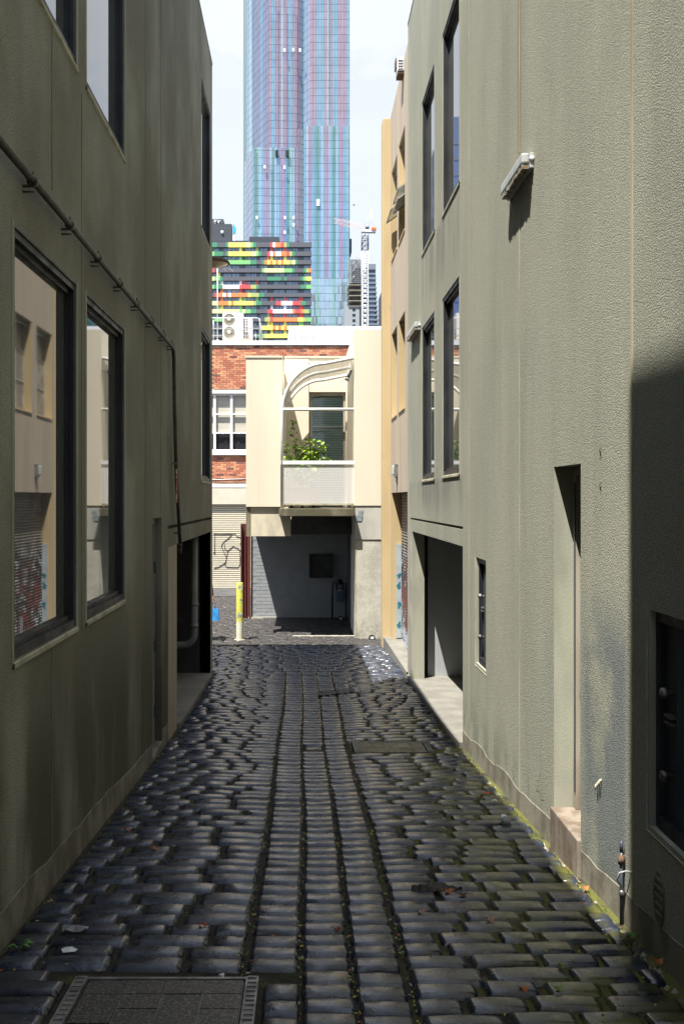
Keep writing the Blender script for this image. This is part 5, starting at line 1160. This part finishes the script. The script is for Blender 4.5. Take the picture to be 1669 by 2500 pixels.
scrap(PX(1205,7.6),7.6,.018,M_WHITE,'tiny white scrap between the wrapper and the cup','scrap','paper_scrap')
scrap(PX(183,4.83),4.83,.045,mat('crumpled_clear_film',(.22,.24,.27),.15,spec=.9),'crumpled clear plastic film on the left side of the lane','plastic film','plastic_film',12,.03)
scrap(PX(169,4.58),4.58,.028,M_GUTTER,'torn white paper scrap near the foot of the left wall','scrap','paper_scrap',9,.01)
scrap(PX(540,4.28),4.28,.010,M_WHITE,'pale crumb of litter on the access cover','scrap','paper_scrap')
def bigleaf(x,y,s,m,label,rz=0):
    z=g2(x,y)+.012; b=MB(); P=[]
    for k in range(14):
        a=2*math.pi*k/14+rz; r=s*(1.25 if k==0 else (.95 if k%3==0 else .6)); P.append((x+r*math.cos(a),y+r*math.sin(a),z+.010*math.sin(a*2+x)))
    b.add([(x,y,z+.004)]+P,[(0,k+1,(k+1)%14+1) for k in range(14)]); b.tube([(x-s*1.5*math.cos(rz),y-s*1.5*math.sin(rz),z+.01),(x,y,z+.003)],.0016,4)
    return tag(b.build('fallen_leaf',m),label,'leaf',group='fallen leaves on the cobbles')
OL,BL_,YL=LEAFM[2],LEAFM[3],LEAFM[0]; PK=mat('leaf_dry_pink',(.42,.24,.18),.7); GL=LEAFM[1]
bigleaf(PX(1093,5.45),5.45,.032,OL,'orange dry leaf resting on the black ribbed rag')
bigleaf(PX(1129,5.38),5.38,.026,BL_,'brown curled leaf at the right end of the ribbed rag')
bigleaf(PX(1196,5.0),5.0,.03,PK,'pinkish dry leaf in a mossy joint on the right')
bigleaf(PX(1027,5.12),5.12,.024,PK,'pale pink leaf below the ribbed rag')
bigleaf(PX(1428,5.5),5.5,.022,OL,'orange leaf fragment near the right wall below the doorstep')
bigleaf(PX(822,4.9),4.9,.020,mat('leaf_dark_red',(.20,.03,.02),.6),'dark red leaf on a central cobble')
bigleaf(PX(494,4.93),4.93,.026,mat('leaf_rusty',(.26,.07,.04),.7),'rust red leaf in a joint on the left half')
bigleaf(PX(375,6.3),6.3,.026,OL,'orange leaf near the foot of the left wall')
bigleaf(PX(310,6.78),6.78,.022,OL,'small orange leaf against the left plinth')
bigleaf(PX(1370,4.40),4.4,.016,GL,'round yellow green leaf on a dark cobble, lower right')
bigleaf(PX(1362,4.15),4.15,.018,GL,'pale green leaf nearest the camera at right')
bigleaf(PX(1277,4.15),4.15,.022,OL,'orange leaf left of the pale green one')
bigleaf(PX(1606,4.45),4.45,.026,OL,'orange brown leaf at the foot of the near right wall')
# ribbed rag
rg=MB(); xa_,xb_=PX(1004,5.5),PX(1128,5.5); yc_=5.5; nu,nv=34,10; V=[]
for i in range(nu):
    u=i/(nu-1); w_=.055*math.sin(math.pi*min(1,u*1.02+.06))**.6
    for j in range(nv):
        v=j/(nv-1)*2-1; V.append((xa_+(xb_-xa_)*u,yc_+v*w_+.02*math.sin(u*3),g2(0.7,yc_)+.006+.014*(1-v*v)*math.sin(math.pi*min(1,u+.05))+.005*math.sin(v*14+u*2)+.004*math.sin(u*40)+.006*math.sin(u*9+v*3)))
rg.add(V,[(i*nv+j,(i+1)*nv+j,(i+1)*nv+j+1,i*nv+j+1) for i in range(nu-1) for j in range(nv-1)],0,True)
tag(rg.build('ribbed_rag',mat('black_ribbed_rubber',(.028,.022,.018),.6,bump=(60,.006,1))),'dirty black ribbed rag lying across cobbles on the right','rag')
# weeds
def weed(x,y,n,s,label):
    b=MB(); z=g2(x,y)-.01
    for k in range(n):
        a=random.uniform(0,6.28); l=s*random.uniform(.6,1.2); d=Vector((math.cos(a),math.sin(a),0)); w_=Vector((-d.y,d.x,0))*l*.14
        p=Vector((x,y,z)); b.add([p-w_*.5,p+w_*.5,p+d*l*.5+w_+Vector((0,0,l*.6)),p+d*l*.5-w_+Vector((0,0,l*.6)),p+d*l+Vector((0,0,l*.5))],[(0,1,2,3),(3,2,4)])
    return tag(b.build('weed',mat('weed_green_%d'%int(x*100),(.08,.20,.03),.5)),label,'weed')
weed(PX(50,4.62),4.62,9,.06,'small green weed at the foot of the left wall near the camera')
weed(PX(248,5.3),5.7,7,.03,'tiny green seedling beside the left plinth')
weed(PX(1535,4.82),4.78,16,.035,'tuft of green weed by the earthing pipe at the right wall')
weed(PX(912,5.72),5.7,8,.018,'tiny green sprout in the joint right of the centre line')
weed(PX(1178,5.05),5.05,10,.02,'grassy tuft beside the pinkish leaf')
# merge-name cleanup and counts
print('OBJECTS',len(COL.objects))
